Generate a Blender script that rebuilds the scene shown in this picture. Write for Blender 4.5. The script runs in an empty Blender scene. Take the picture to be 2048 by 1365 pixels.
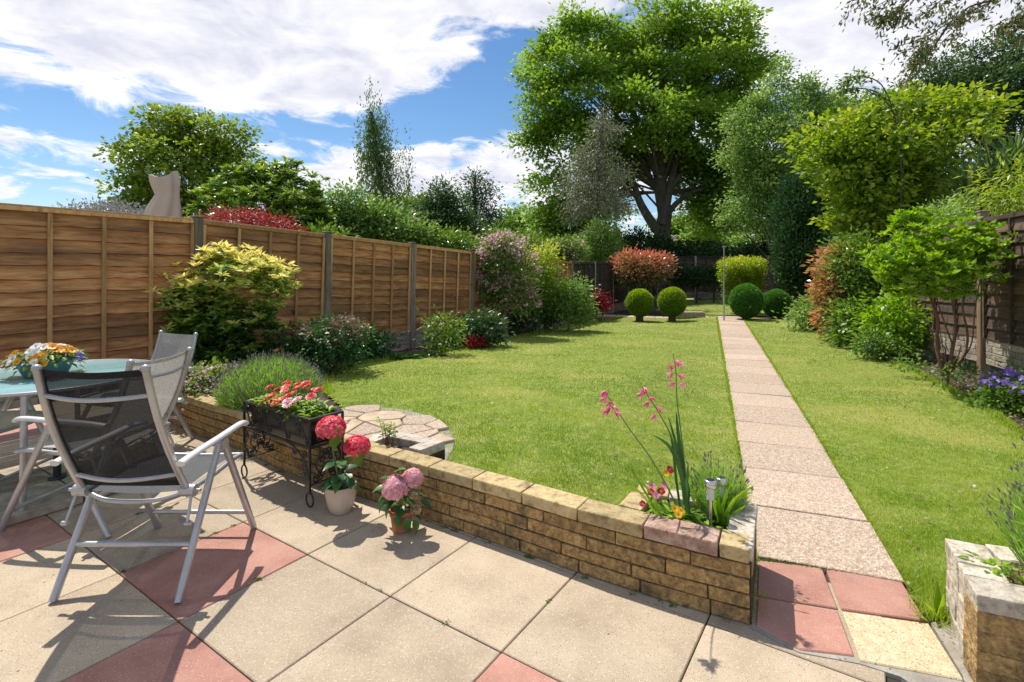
import bpy, bmesh, math, random
import numpy as np
from mathutils import Vector, Matrix
R = math.radians
random.seed(7); RNG = np.random.default_rng(11)
C = bpy.context.scene.collection
SC = bpy.context.scene
# ------------------------------------------------------------------ camera
F, CX, HY, H = 1042.0, 1024.0, 536.0, 1.45       # measured: focal (px of a 2048 wide picture), horizon row, eye height
cam_d = bpy.data.cameras.new('camera'); cam = bpy.data.objects.new('camera', cam_d); C.objects.link(cam)
cam.location = (0, 0, H); cam.rotation_euler = (R(90), 0, 0)
cam_d.sensor_width = 36; cam_d.lens = 36*F/2048; cam_d.shift_y = -(682.5-HY)/2048
cam_d.clip_start = .05; cam_d.clip_end = 2000
SC.camera = cam
# ------------------------------------------------------------------ sun, sky, exposure
SUN = Vector((-.35, .45, 1.0)).normalized()
SUN_EL = math.asin(SUN.z); SUN_AZ = math.atan2(SUN.x, SUN.y)
sl = bpy.data.lights.new('sun', 'SUN'); sl.energy = 3.9; sl.angle = R(.55); sl.color = (1, .95, .86)
so = bpy.data.objects.new('sun', sl); C.objects.link(so); so.rotation_euler = (-SUN).to_track_quat('-Z', 'Y').to_euler()
wd = bpy.data.worlds.new("World"); SC.world = wd; wd.use_nodes = True
def build_world():
    nt = wd.node_tree; N = nt.nodes; L = nt.links; N.clear()
    out = N.new('ShaderNodeOutputWorld'); bg = N.new('ShaderNodeBackground'); L.new(bg.outputs[0], out.inputs[0])
    sky = N.new('ShaderNodeTexSky'); sky.sky_type = 'NISHITA'; sky.sun_disc = False
    sky.sun_elevation = SUN_EL; sky.sun_rotation = SUN_AZ; sky.altitude = 0; sky.air_density = 1.0; sky.dust_density = .3; sky.ozone_density = 3.0
    hs = N.new('ShaderNodeHueSaturation'); hs.inputs['Saturation'].default_value = 1.2; hs.inputs['Value'].default_value = .63
    L.new(sky.outputs[0], hs.inputs['Color'])
    tc = N.new('ShaderNodeTexCoord'); sp = N.new('ShaderNodeSeparateXYZ'); L.new(tc.outputs['Generated'], sp.inputs[0])
    def m(op, a, b=None, clamp=False):
        n = N.new('ShaderNodeMath'); n.operation = op; n.use_clamp = clamp
        for i, v in enumerate((a, b)):
            if v is None: continue
            if isinstance(v, (int, float)): n.inputs[i].default_value = v
            else: L.new(v, n.inputs[i])
        return n.outputs[0]
    zz = m('ADD', m('MAXIMUM', sp.outputs[2], 0.0), .15)
    cb = N.new('ShaderNodeCombineXYZ'); L.new(m('DIVIDE', sp.outputs[0], zz), cb.inputs[0]); L.new(m('DIVIDE', sp.outputs[1], zz), cb.inputs[1])
    def noise(scale, det, rough, dist=0, off=(0, 0, 0), sc=(1, 1, 1)):
        mp = N.new('ShaderNodeMapping'); mp.inputs['Location'].default_value = off; mp.inputs['Scale'].default_value = sc; L.new(cb.outputs[0], mp.inputs[0])
        n = N.new('ShaderNodeTexNoise'); n.inputs['Scale'].default_value = scale; n.inputs['Detail'].default_value = det
        n.inputs['Roughness'].default_value = rough; n.inputs['Distortion'].default_value = dist; L.new(mp.outputs[0], n.inputs['Vector']); return n.outputs[0]
    d = m('MULTIPLY', noise(2.6, 10, .64, .5, (3.1, 1.7, 0)), 1.45)
    d = m('ADD', d, m('MULTIPLY', noise(.9, 4, .5, 0, (7, 2, 0)), .35))
    d = m('ADD', d, -.235)
    def pdir(px, py):
        v = Vector((px-CX, F, HY-py)).normalized(); return (v.x/(max(v.z, 0)+.15), v.y/(max(v.z, 0)+.15), 0)
    # cloud banks and clear patches, placed as directions in the sky
    for px, py, r, a in ((420, 90, .85, .34), (760, 60, .62, .30), (60, 90, .5, .14), (-250, 60, .8, .1), (1040, -60, .35, .25), (1650, 60, .75, .30), (2000, 80, .6, .2),
                         (560, 160, .5, .2), (990, 190, .42, -.42), (1040, 110, .22, -.36), (900, 240, .5, -.28), (100, 220, .5, -.17), (620, 270, .5, -.2),
                         (700, 345, .8, .18), (1000, 330, .7, .20), (100, 290, .6, .10), (120, 400, 1.2, -.05), (950, 420, 2.2, .12), (1250, 300, .8, .1)):
        vd = N.new('ShaderNodeVectorMath'); vd.operation = 'DISTANCE'; L.new(cb.outputs[0], vd.inputs[0]); vd.inputs[1].default_value = pdir(px, py)
        mr = N.new('ShaderNodeMapRange'); mr.interpolation_type = 'SMOOTHSTEP'; L.new(vd.outputs['Value'], mr.inputs[0])
        mr.inputs[1].default_value = 0; mr.inputs[2].default_value = r; mr.inputs[3].default_value = a; mr.inputs[4].default_value = 0
        d = m('ADD', d, mr.outputs[0])
    mr = N.new('ShaderNodeMapRange'); mr.interpolation_type = 'SMOOTHSTEP'; L.new(d, mr.inputs[0])
    mr.inputs[1].default_value = .60; mr.inputs[2].default_value = .84
    shade = N.new('ShaderNodeValToRGB'); L.new(m('ADD', m('MULTIPLY', noise(3.4, 7, .6, .4, (1, 5, 0)), .8), m('MULTIPLY', d, .28)), shade.inputs[0])
    shade.color_ramp.elements[0].position = .50; shade.color_ramp.elements[0].color = (6.1, 6.0, 6.0, 1)
    shade.color_ramp.elements[1].position = .80; shade.color_ramp.elements[1].color = (3.7, 3.8, 4.4, 1)
    mx = N.new('ShaderNodeMix'); mx.data_type = 'RGBA'; L.new(mr.outputs[0], mx.inputs[0]); L.new(hs.outputs[0], mx.inputs[6]); L.new(shade.outputs[0], mx.inputs[7])
    L.new(mx.outputs[2], bg.inputs[0]); bg.inputs[1].default_value = .15
build_world()
SC.view_settings.view_transform = 'Standard'; SC.view_settings.look = 'None'; SC.view_settings.exposure = 0.42; SC.view_settings.gamma = 1
SC.render.engine = 'CYCLES'
SC.cycles.max_bounces = 8; SC.cycles.transparent_max_bounces = 12; SC.cycles.diffuse_bounces = 4; SC.cycles.transmission_bounces = 4

# ------------------------------------------------------------------ terrain maths
def sm(x, a, b):
    t = np.clip((np.asarray(x, float)-a)/(b-a), 0, 1); return t*t*(3-2*t)
PD = (math.sin(R(20.8)), math.cos(R(20.8))); P0 = (1.22, 2.59)
def gz(X, Y):
    X = np.asarray(X, float); Y = np.asarray(Y, float)
    s = -(X-P0[0])*PD[1]+(Y-P0[1])*PD[0]
    f = sm(Y, 4, 17)
    return -.08*f + sm(s, .05, 1.3)*(.17-.25*f) + sm(-s, .7, 4)*(.0+.05*f)
def W(px, py, Y): return Vector(((px-CX)/F*Y, Y, H-(py-HY)/F*Y))
def G(px, py, dz=0.0, z=None):
    Y = 5.0
    for _ in range(60):
        zz = z if z is not None else float(gz((px-CX)/F*Y, Y))+dz
        Y = .5*Y+.5*(H-zz)*F/(py-HY)
    return Vector(((px-CX)/F*Y, Y, zz))
def inpoly(X, Y, poly):
    ins = np.zeros(X.shape, bool); n = len(poly)
    for i in range(n):
        x1, y1 = poly[i][:2]; x2, y2 = poly[(i+1) % n][:2]
        if y1 == y2: continue
        c = ((y1 > Y) != (y2 > Y)) & (X < (x2-x1)*(Y-y1)/(y2-y1)+x1); ins ^= c
    return ins
def pn(x, y, s=1.0, k=0):   # cheap smooth pseudo noise in -1..1
    x = x*s+k*3.7; y = y*s+k*1.9
    return (np.sin(x*1.3+1.7*np.sin(y*.9+k))+np.sin(y*1.7+1.3*np.sin(x*1.1))+np.sin((x+y)*.8+2*np.sin((x-y)*.6)))/3

# ------------------------------------------------------------------ tagging
def tag(o, label=None, cat=None, group=None, kind=None):
    if label: o['label'] = label
    if cat: o['category'] = cat
    if group: o['group'] = group
    if kind: o['kind'] = kind
    return o
def thing(name, label, cat, loc=(0, 0, 0), rotz=0.0, group=None):
    o = bpy.data.objects.new(name, None); C.objects.link(o); o.location = loc; o.rotation_euler = (0, 0, rotz); o.empty_display_size = .1
    return tag(o, label, cat, group)
def link(name, me, parent=None, loc=None):
    o = bpy.data.objects.new(name, me); C.objects.link(o)
    if parent is not None: o.parent = parent
    if loc is not None: o.location = loc
    return o
def npmesh(name, V, Fc, mats, smooth=False, tint=None, mi=None):
    """V (n,3), Fc (m,k) equal-sized faces"""
    me = bpy.data.meshes.new(name); V = np.ascontiguousarray(V, np.float32); Fc = np.ascontiguousarray(Fc, np.int32); m, k = Fc.shape
    me.vertices.add(len(V)); me.vertices.foreach_set('co', V.ravel())
    me.loops.add(m*k); me.loops.foreach_set('vertex_index', Fc.ravel())
    me.polygons.add(m); me.polygons.foreach_set('loop_start', np.arange(0, m*k, k, dtype=np.int32))
    try: me.polygons.foreach_set('loop_total', np.full(m, k, np.int32))
    except Exception: pass
    if mi is not None: me.polygons.foreach_set('material_index', np.ascontiguousarray(mi, np.int32))
    if smooth: me.polygons.foreach_set('use_smooth', np.ones(m, bool))
    if tint is not None:
        a = me.attributes.new('tint', 'FLOAT', 'FACE'); a.data.foreach_set('value', np.ascontiguousarray(tint, np.float32))
    for mt in (mats if isinstance(mats, (list, tuple)) else [mats]): me.materials.append(mt)
    me.update(calc_edges=True); return me

class MB:
    def __init__(s): s.v = []; s.f = []; s.m = []; s.t = []; s.sm = []
    def add(s, vs, fs, mi=0, tint=.5, smooth=False):
        b = len(s.v); s.v += [tuple(v) for v in vs]
        for f in fs: s.f.append([b+i for i in f]); s.m.append(mi); s.t.append(tint); s.sm.append(smooth)
    def box(s, c, d, rz=0.0, mi=0, tint=.5, ax=None, jit=0.0):
        X, Y, Z = (Vector(a) for a in ax) if ax else (Vector((math.cos(rz), math.sin(rz), 0)), Vector((-math.sin(rz), math.cos(rz), 0)), Vector((0, 0, 1)))
        c = Vector(c); vs = []
        for k in (-.5, .5):
            for j in (-.5, .5):
                for i in (-.5, .5):
                    p = c+X*(i*d[0])+Y*(j*d[1])+Z*(k*d[2])
                    if jit: p += Vector((random.uniform(-jit, jit), random.uniform(-jit, jit), random.uniform(-jit, jit)))
                    vs.append(p)
        s.add(vs, [(0, 2, 3, 1), (4, 5, 7, 6), (0, 1, 5, 4), (2, 6, 7, 3), (0, 4, 6, 2), (1, 3, 7, 5)], mi, tint)
    def prism(s, poly, z0, z1, mi=0, tint=.5):
        n = len(poly); vs = [(p[0], p[1], z0 if not hasattr(z0, '__len__') else z0[i]) for i, p in enumerate(poly)]
        vs += [(p[0], p[1], z1 if not hasattr(z1, '__len__') else z1[i]) for i, p in enumerate(poly)]
        s.add(vs, [tuple(range(n))[::-1], tuple(range(n, 2*n))]+[(i, (i+1) % n, n+(i+1) % n, n+i) for i in range(n)], mi, tint)
    def tube(s, pts, r, n=8, mi=0, cap=True, tint=.5, flat=1.0, up=None):
        pts = [Vector(p) for p in pts]; k = len(pts); rs = r if hasattr(r, '__len__') else [r]*k
        vs = []; N = None
        for i, p in enumerate(pts):
            T = (pts[min(i+1, k-1)]-pts[max(i-1, 0)]).normalized()
            if N is None:
                a = Vector(up) if up else (Vector((0, 0, 1)) if abs(T.z) < .9 else Vector((1, 0, 0)))
                N = (a-T*a.dot(T)).normalized()
            else: N = (N-T*N.dot(T)).normalized()
            B = T.cross(N)
            for j in range(n):
                a = 2*math.pi*j/n; vs.append(p+(N*math.cos(a)*flat+B*math.sin(a))*rs[i])
        fs = [(i*n+j, i*n+(j+1) % n, (i+1)*n+(j+1) % n, (i+1)*n+j) for i in range(k-1) for j in range(n)]
        s.add(vs, fs, mi, tint, True)
        if cap: s.add([vs[j] for j in range(n)]+[vs[(k-1)*n+j] for j in range(n)], [tuple(range(n))[::-1], tuple(range(n, 2*n))], mi, tint)
    def lathe(s, prof, c=(0, 0, 0), n=24, mi=0, tint=.5, sx=1.0, sy=1.0):
        vs = [(c[0]+r*sx*math.cos(2*math.pi*j/n), c[1]+r*sy*math.sin(2*math.pi*j/n), c[2]+z) for r, z in prof for j in range(n)]
        s.add(vs, [(i*n+j, i*n+(j+1) % n, (i+1)*n+(j+1) % n, (i+1)*n+j) for i in range(len(prof)-1) for j in range(n)], mi, tint, True)
    def disc(s, c, r, n=24, mi=0):
        s.add([(c[0]+r*math.cos(2*math.pi*j/n), c[1]+r*math.sin(2*math.pi*j/n), c[2]) for j in range(n)], [tuple(range(n))], mi)
    def build(s, name, mats, parent=None, world=False, bevel=0.0, subs=0, seg=1):
        me = bpy.data.meshes.new(name); off = Vector(parent.location) if (parent is not None and world) else Vector((0, 0, 0))
        me.from_pydata([tuple(Vector(v)-off) for v in s.v], [], s.f)
        me.polygons.foreach_set('material_index', s.m); me.polygons.foreach_set('use_smooth', s.sm)
        a = me.attributes.new('tint', 'FLOAT', 'FACE'); a.data.foreach_set('value', s.t)
        for mt in (mats if isinstance(mats, (list, tuple)) else [mats]): me.materials.append(mt)
        if bevel:
            bm = bmesh.new(); bm.from_mesh(me)
            bmesh.ops.bevel(bm, geom=list(bm.edges), offset=bevel, segments=seg, affect='EDGES', profile=.5, material=-1); bm.to_mesh(me); bm.free()
        me.update(); return link(name, me, parent)
def bez(a, b, c, n=8):
    a, b, c = Vector(a), Vector(b), Vector(c); return [a*(1-t)**2+b*2*t*(1-t)+c*t*t for t in [i/(n-1) for i in range(n)]]
def smoothpath(pts, n=6):
    pts = [Vector(p) for p in pts]; out = []
    for i in range(len(pts)-1):
        p0 = pts[max(i-1, 0)]; p1 = pts[i]; p2 = pts[i+1]; p3 = pts[min(i+2, len(pts)-1)]
        for k in range(n):
            t = k/n; out.append(.5*((2*p1)+(p2-p0)*t+(2*p0-5*p1+4*p2-p3)*t*t+(3*p1-p0-3*p2+p3)*t**3))
    return out+[pts[-1]]

# ------------------------------------------------------------------ materials
def base_mat(name):
    m = bpy.data.materials.new(name); m.use_nodes = True; nt = m.node_tree; return m, nt.nodes, nt.links, nt.nodes['Principled BSDF']
def c4(c): return (c[0], c[1], c[2], 1)
def ramp(N, cols):
    r = N.new('ShaderNodeValToRGB'); e = r.color_ramp.elements
    while len(e) < len(cols): e.new(.5)
    for i, (p, c) in enumerate(cols): e[i].position = p; e[i].color = c4(c)
    return r
def nmat(name, cols, scale=5, det=6, rough=.8, bump=.3, bscale=40, stretch=(1, 1, 1), tintmix=0.0, spots=None, metal=0, spec=.5, bdist=.01, rot=(0, 0, 0), dist=0, big=None):
    """noise ramp colour + bump; tintmix: per-face random value shift; spots: (scale, threshold, colour) flecks; big:(scale,colour,lo,hi) large stains"""
    m, N, L, P = base_mat(name)
    tc = N.new('ShaderNodeTexCoord'); mp = N.new('ShaderNodeMapping'); mp.inputs['Scale'].default_value = stretch; mp.inputs['Rotation'].default_value = rot
    L.new(tc.outputs['Object'], mp.inputs[0]); vec = mp.outputs[0]
    n = N.new('ShaderNodeTexNoise'); n.inputs['Scale'].default_value = scale; n.inputs['Detail'].default_value = det; n.inputs['Distortion'].default_value = dist
    n.inputs['Roughness'].default_value = .62
    if tintmix:
        at = N.new('ShaderNodeAttribute'); at.attribute_name = 'tint'
        va = N.new('ShaderNodeVectorMath'); va.operation = 'MULTIPLY_ADD'; L.new(at.outputs['Fac'], va.inputs[0]); va.inputs[1].default_value = (31, 17, 23); L.new(vec, va.inputs[2]); vec = va.outputs[0]
    L.new(vec, n.inputs['Vector'])
    r = ramp(N, cols); L.new(n.outputs[0], r.inputs[0]); col = r.outputs[0]
    if tintmix:
        mr = N.new('ShaderNodeMapRange'); L.new(at.outputs['Fac'], mr.inputs[0]); mr.inputs[3].default_value = 1-tintmix; mr.inputs[4].default_value = 1+tintmix
        mu = N.new('ShaderNodeVectorMath'); mu.operation = 'SCALE'; L.new(col, mu.inputs[0]); L.new(mr.outputs[0], mu.inputs['Scale']); col = mu.outputs[0]
    if big:
        n3 = N.new('ShaderNodeTexNoise'); n3.inputs['Scale'].default_value = big[0]; n3.inputs['Detail'].default_value = 5; L.new(tc.outputs['Object'] if len(big) < 5 else vec, n3.inputs['Vector'])
        mr3 = N.new('ShaderNodeMapRange'); L.new(n3.outputs[0], mr3.inputs[0]); mr3.inputs[1].default_value = big[2]; mr3.inputs[2].default_value = big[3]
        mx3 = N.new('ShaderNodeMix'); mx3.data_type = 'RGBA'; L.new(mr3.outputs[0], mx3.inputs[0]); L.new(col, mx3.inputs[6]); mx3.inputs[7].default_value = c4(big[1]); col = mx3.outputs[2]
    for sp in (spots or []):
        v = N.new('ShaderNodeTexVoronoi'); v.inputs['Scale'].default_value = sp[0]; L.new(tc.outputs['Object'], v.inputs['Vector'])
        lt = N.new('ShaderNodeMath'); lt.operation = 'LESS_THAN'; L.new(v.outputs['Distance'], lt.inputs[0]); lt.inputs[1].default_value = sp[1]
        sx = N.new('ShaderNodeSeparateColor'); L.new(v.outputs['Color'], sx.inputs[0])
        gt = N.new('ShaderNodeMath'); gt.operation = 'GREATER_THAN'; L.new(sx.outputs[0], gt.inputs[0]); gt.inputs[1].default_value = sp[3]
        mm = N.new('ShaderNodeMath'); mm.operation = 'MULTIPLY'; L.new(lt.outputs[0], mm.inputs[0]); L.new(gt.outputs[0], mm.inputs[1])
        mx = N.new('ShaderNodeMix'); mx.data_type = 'RGBA'; L.new(mm.outputs[0], mx.inputs[0]); L.new(col, mx.inputs[6]); mx.inputs[7].default_value = c4(sp[2]); col = mx.outputs[2]
    L.new(col, P.inputs['Base Color']); P.inputs['Roughness'].default_value = rough; P.inputs['Metallic'].default_value = metal
    P.inputs['Specular IOR Level'].default_value = spec
    if bump:
        b = N.new('ShaderNodeBump'); b.inputs['Strength'].default_value = bump; b.inputs['Distance'].default_value = bdist
        n2 = N.new('ShaderNodeTexNoise'); n2.inputs['Scale'].default_value = bscale; n2.inputs['Detail'].default_value = 6; L.new(vec, n2.inputs['Vector'])
        L.new(n2.outputs[0], b.inputs['Height']); L.new(b.outputs[0], P.inputs['Normal'])
    return m
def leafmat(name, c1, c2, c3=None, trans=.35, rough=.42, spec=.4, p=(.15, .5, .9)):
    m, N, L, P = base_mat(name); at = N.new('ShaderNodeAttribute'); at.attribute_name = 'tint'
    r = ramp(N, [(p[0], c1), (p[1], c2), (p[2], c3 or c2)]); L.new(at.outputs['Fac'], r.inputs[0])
    L.new(r.outputs[0], P.inputs['Base Color']); P.inputs['Roughness'].default_value = rough; P.inputs['Specular IOR Level'].default_value = spec
    if trans:
        t = N.new('ShaderNodeBsdfTranslucent'); hs = N.new('ShaderNodeHueSaturation'); hs.inputs['Hue'].default_value = .49; hs.inputs['Saturation'].default_value = 1.1; hs.inputs['Value'].default_value = 1.5
        L.new(r.outputs[0], hs.inputs['Color']); L.new(hs.outputs[0], t.inputs['Color'])
        mx = N.new('ShaderNodeMixShader'); mx.inputs[0].default_value = trans; L.new(P.outputs[0], mx.inputs[1]); L.new(t.outputs[0], mx.inputs[2])
        L.new(mx.outputs[0], N['Material Output'].inputs[0])
    return m
def plain(name, c, rough=.5, metal=0, spec=.5, bump=0, bs=60):
    return nmat(name, [(.3, [x*.88 for x in c]), (.7, [min(1, x*1.08) for x in c])], 9, 4, rough, bump, bs, metal=metal, spec=spec)

M = {}
M['slab'] = nmat('patio_slab', [(.3, (.35, .27, .185)), (.5, (.45, .355, .245)), (.72, (.53, .43, .305))], 3.0, 8, .85, .35, 160, tintmix=.10, bdist=.004,
                 spots=[(190, .33, (.70, .63, .53), .80), (150, .28, (.22, .15, .09), .66), (13, .07, (.20, .15, .10), .80), (31, .10, (.30, .235, .165), .70)], big=(1.1, (.38, .30, .215), .5, .85))
M['redslab'] = nmat('red_slab', [(.3, (.38, .175, .13)), (.7, (.53, .285, .215))], 5, 8, .85, .35, 160, tintmix=.1, bdist=.004, spots=[(200, .28, (.75, .50, .42), .8), (150, .22, (.25, .09, .06), .75)])
M['yelslab'] = nmat('yellow_slab', [(.3, (.50, .385, .22)), (.7, (.68, .56, .36))], 30, 8, .85, .5, 160, tintmix=.1, bdist=.004, spots=[(110, .3, (.27, .18, .10), .6), (140, .3, (.9, .8, .6), .6)])
M['path'] = nmat('path_slab', [(.3, (.30, .205, .145)), (.5, (.47, .35, .25)), (.72, (.66, .53, .40))], 55, 8, .85, .6, 140, tintmix=.16, bdist=.006,
                 spots=[(90, .3, (.24, .16, .12), .6), (120, .3, (.9, .84, .74), .6)], big=(1.3, (.42, .31, .24), .5, .85))
M['joint'] = nmat('joint_sand', [(.3, (.03, .025, .018)), (.7, (.07, .055, .04))], 30, 5, .95, .3)
M['concrete'] = nmat('concrete', [(.3, (.26, .23, .18)), (.7, (.46, .42, .35))], 9, 8, .9, .5, 80, tintmix=.12, spots=[(60, .25, (.12, .11, .08), .7)])
M['stone'] = nmat('walling_stone', [(.27, (.11, .07, .03)), (.42, (.28, .175, .07)), (.56, (.44, .28, .105)), (.7, (.60, .41, .18))], 40, 10, .9, 1.0, 55, tintmix=.17, bdist=.02, dist=.4,
                  big=(7, (.10, .085, .05), .53, .75))
M['stonered'] = nmat('red_stone', [(.3, (.20, .12, .09)), (.5, (.44, .27, .20)), (.75, (.64, .50, .42))], 20, 9, .9, .9, 55, bdist=.02, big=(8, (.13, .09, .06), .55, .75))
M['coping'] = nmat('coping_stone', [(.32, (.25, .18, .08)), (.46, (.48, .36, .17)), (.75, (.64, .50, .27))], 22, 10, .9, .8, 60, tintmix=.13, bdist=.012, dist=.4, big=(12, (.17, .13, .06), .56, .75))
M['copgrey'] = nmat('pale_coping', [(.35, (.30, .25, .19)), (.5, (.55, .48, .38)), (.75, (.70, .62, .52))], 18, 10, .9, .8, 60, tintmix=.12, bdist=.012)
M['mortar'] = nmat('mortar', [(.3, (.10, .065, .03)), (.7, (.26, .17, .08))], 20, 8, .95, .5, 60)
M['soil'] = nmat('soil', [(.3, (.035, .022, .014)), (.55, (.075, .05, .033)), (.8, (.14, .10, .07))], 14, 10, .95, 1.0, 30, bdist=.04)
M['lawn'] = nmat('lawn_base', [(.3, (.12, .17, .03)), (.5, (.22, .27, .045)), (.72, (.36, .36, .09))], 14, 10, .95, .8, 60, bdist=.02, big=(.9, (.42, .37, .12), .5, .8))
M['grass'] = leafmat('grass_blade', (.15, .28, .025), (.34, .47, .055), (.68, .60, .24), .4, .55, .2)
def woodmat(name, dark, mid, light, stain, lo=.5, hi=.75, st=(1.1, 8, 8)):
    return nmat(name, [(.3, dark), (.48, mid), (.7, light)], 3.2, 9, .8, .45, 9, stretch=st, tintmix=.38, bdist=.004, dist=.55, big=(.8, stain, lo, hi, 1))
M['fence'] = woodmat('larch_lap', (.17, .075, .03), (.40, .185, .065), (.58, .31, .125), (.11, .06, .03), .5, .8)
M['batten'] = woodmat('batten_wood', (.32, .165, .06), (.54, .30, .12), (.66, .40, .18), (.20, .12, .06), .6, .9, (8, 8, 1.1))
M['post'] = woodmat('post_wood', (.10, .08, .058), (.19, .155, .115), (.27, .23, .175), (.07, .065, .05), .5, .8, (8, 8, 1.1))
M['darkfence'] = woodmat('dark_stained_lap', (.022, .018, .015), (.05, .04, .032), (.08, .063, .05), (.03, .025, .02))
M['brownfence'] = woodmat('brown_stained_lap', (.05, .028, .02), (.11, .063, .045), (.19, .12, .09), (.05, .035, .026))
M['brownpost'] = woodmat('weathered_post', (.22, .14, .08), (.34, .22, .13), (.45, .32, .2), (.2, .17, .13), .5, .8, (8, 8, 1.1))
M['lapshade'] = plain('painted_lap_shade', (.06, .035, .02), .9)  # dark shade line under each board overlap, put into the colour
M['warmflag'] = nmat('warm_flagstone', [(.3, (.38, .28, .18)), (.5, (.52, .40, .27)), (.75, (.66, .53, .38))], 12, 8, .9, .6, 60, tintmix=.12)
M['cpost'] = nmat('concrete_post', [(.3, (.30, .31, .30)), (.7, (.46, .47, .45))], 8, 7, .9, .3)
M['gravel'] = nmat('gravel_board', [(.3, (.19, .155, .115)), (.5, (.34, .29, .225)), (.75, (.50, .44, .35))], 9, 8, .9, .7, 30, tintmix=.2, bdist=.02)
M['alu'] = nmat('satin_aluminium', [(.3, (.42, .42, .43)), (.7, (.55, .54, .54))], 7, 3, .36, .05, 200, metal=.55)
M['arm'] = nmat('pale_armrest', [(.3, (.60, .60, .60)), (.7, (.72, .71, .70))], 7, 3, .4, 0, metal=.2)
M['chrome'] = nmat('polished_steel', [(.3, (.62, .62, .63)), (.7, (.75, .75, .76))], 7, 3, .22, 0, metal=.9)
M['iron'] = nmat('black_iron', [(.3, (.012, .012, .013)), (.7, (.03, .03, .032))], 30, 5, .35, .2, 90)
M['trough'] = nmat('black_trough', [(.3, (.008, .008, .01)), (.7, (.018, .018, .02))], 9, 5, .3, .1, 60)
M['terracotta'] = nmat('terracotta', [(.3, (.42, .13, .06)), (.7, (.58, .22, .11))], 10, 6, .75, .15, 70)
M['cream'] = nmat('cream_glaze', [(.3, (.50, .40, .31)), (.7, (.66, .55, .44))], 5, 5, .4, .08, 50)
M['bluepot'] = nmat('teal_plastic', [(.3, (.06, .13, .16)), (.7, (.09, .18, .21))], 6, 4, .45, .05)
M['bark'] = nmat('bark', [(.3, (.055, .045, .036)), (.6, (.12, .10, .085)), (.8, (.20, .175, .15))], 5, 9, .9, .9, 14, stretch=(3, 3, .7), bdist=.05)
M['redbark'] = nmat('reddish_bark', [(.3, (.13, .06, .04)), (.7, (.28, .15, .10))], 9, 7, .8, .5, 40, stretch=(3, 3, .7))
M['greystem'] = nmat('grey_stem', [(.3, (.13, .10, .075)), (.7, (.27, .22, .17))], 9, 7, .85, .5, 40)
M['greenstem'] = plain('green_stem', (.12, .24, .05), .5)
M['roof'] = nmat('roof_tile', [(.3, (.12, .07, .055)), (.7, (.22, .14, .11))], 4, 7, .9, .6, 25)
M['render'] = nmat('house_wall', [(.3, (.4, .33, .26)), (.7, (.5, .43, .35))], 4, 5, .9, .3)
M['canvas'] = nmat('taupe_canvas', [(.3, (.50, .40, .33)), (.7, (.58, .48, .40))], 3, 5, .85, .15, 120)

def fabric(name, col, alpha, tr=.12):
    m, N, L, P = base_mat(name); P.inputs['Base Color'].default_value = c4(col); P.inputs['Roughness'].default_value = .7
    tc = N.new('ShaderNodeTexCoord'); n = N.new('ShaderNodeTexNoise'); mp = N.new('ShaderNodeMapping'); mp.inputs['Scale'].default_value = (180, 180, 180)
    L.new(tc.outputs['Object'], mp.inputs[0]); L.new(mp.outputs[0], n.inputs['Vector']); n.inputs['Scale'].default_value = 1; n.inputs['Detail'].default_value = 2
    r = ramp(N, [(.35, [x*.75 for x in col]), (.65, [x*1.35 for x in col])]); L.new(n.outputs[0], r.inputs[0]); L.new(r.outputs[0], P.inputs['Base Color'])
    t = N.new('ShaderNodeBsdfTransparent'); tl = N.new('ShaderNodeBsdfTranslucent'); L.new(r.outputs[0], tl.inputs[0])
    a = N.new('ShaderNodeMixShader'); a.inputs[0].default_value = tr; L.new(P.outputs[0], a.inputs[1]); L.new(tl.outputs[0], a.inputs[2])
    b = N.new('ShaderNodeMixShader'); P.inputs['Specular IOR Level'].default_value = .15; b.inputs[0].default_value = alpha; L.new(a.outputs[0], b.inputs[1]); L.new(t.outputs[0], b.inputs[2]); L.new(b.outputs[0], N['Material Output'].inputs[0])
    return m
M['darkmesh'] = fabric('charcoal_sling', (.018, .018, .019), .09, .05)
M['hem'] = fabric('charcoal_hem', (.025, .024, .026), 0)
M['seatmesh'] = fabric('seat_sling', (.085, .088, .095), .04, .05)  # paler than the back sling: sunlit sheen put into the colour
M['greymesh'] = fabric('pale_grey_sling', (.50, .48, .44), .04, .3)
def glassmat():
    m, N, L, P = base_mat('aqua_glass'); P.inputs['Base Color'].default_value = (.36, .60, .60, 1); P.inputs['Roughness'].default_value = .12
    P.inputs['Specular IOR Level'].default_value = .7; t = N.new('ShaderNodeBsdfTransparent'); t.inputs[0].default_value = (.75, .95, .93, 1)
    b = N.new('ShaderNodeMixShader'); b.inputs[0].default_value = .25; L.new(P.outputs[0], b.inputs[1]); L.new(t.outputs[0], b.inputs[2]); L.new(b.outputs[0], N['Material Output'].inputs[0]); return m
M['glass'] = glassmat()
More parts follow.
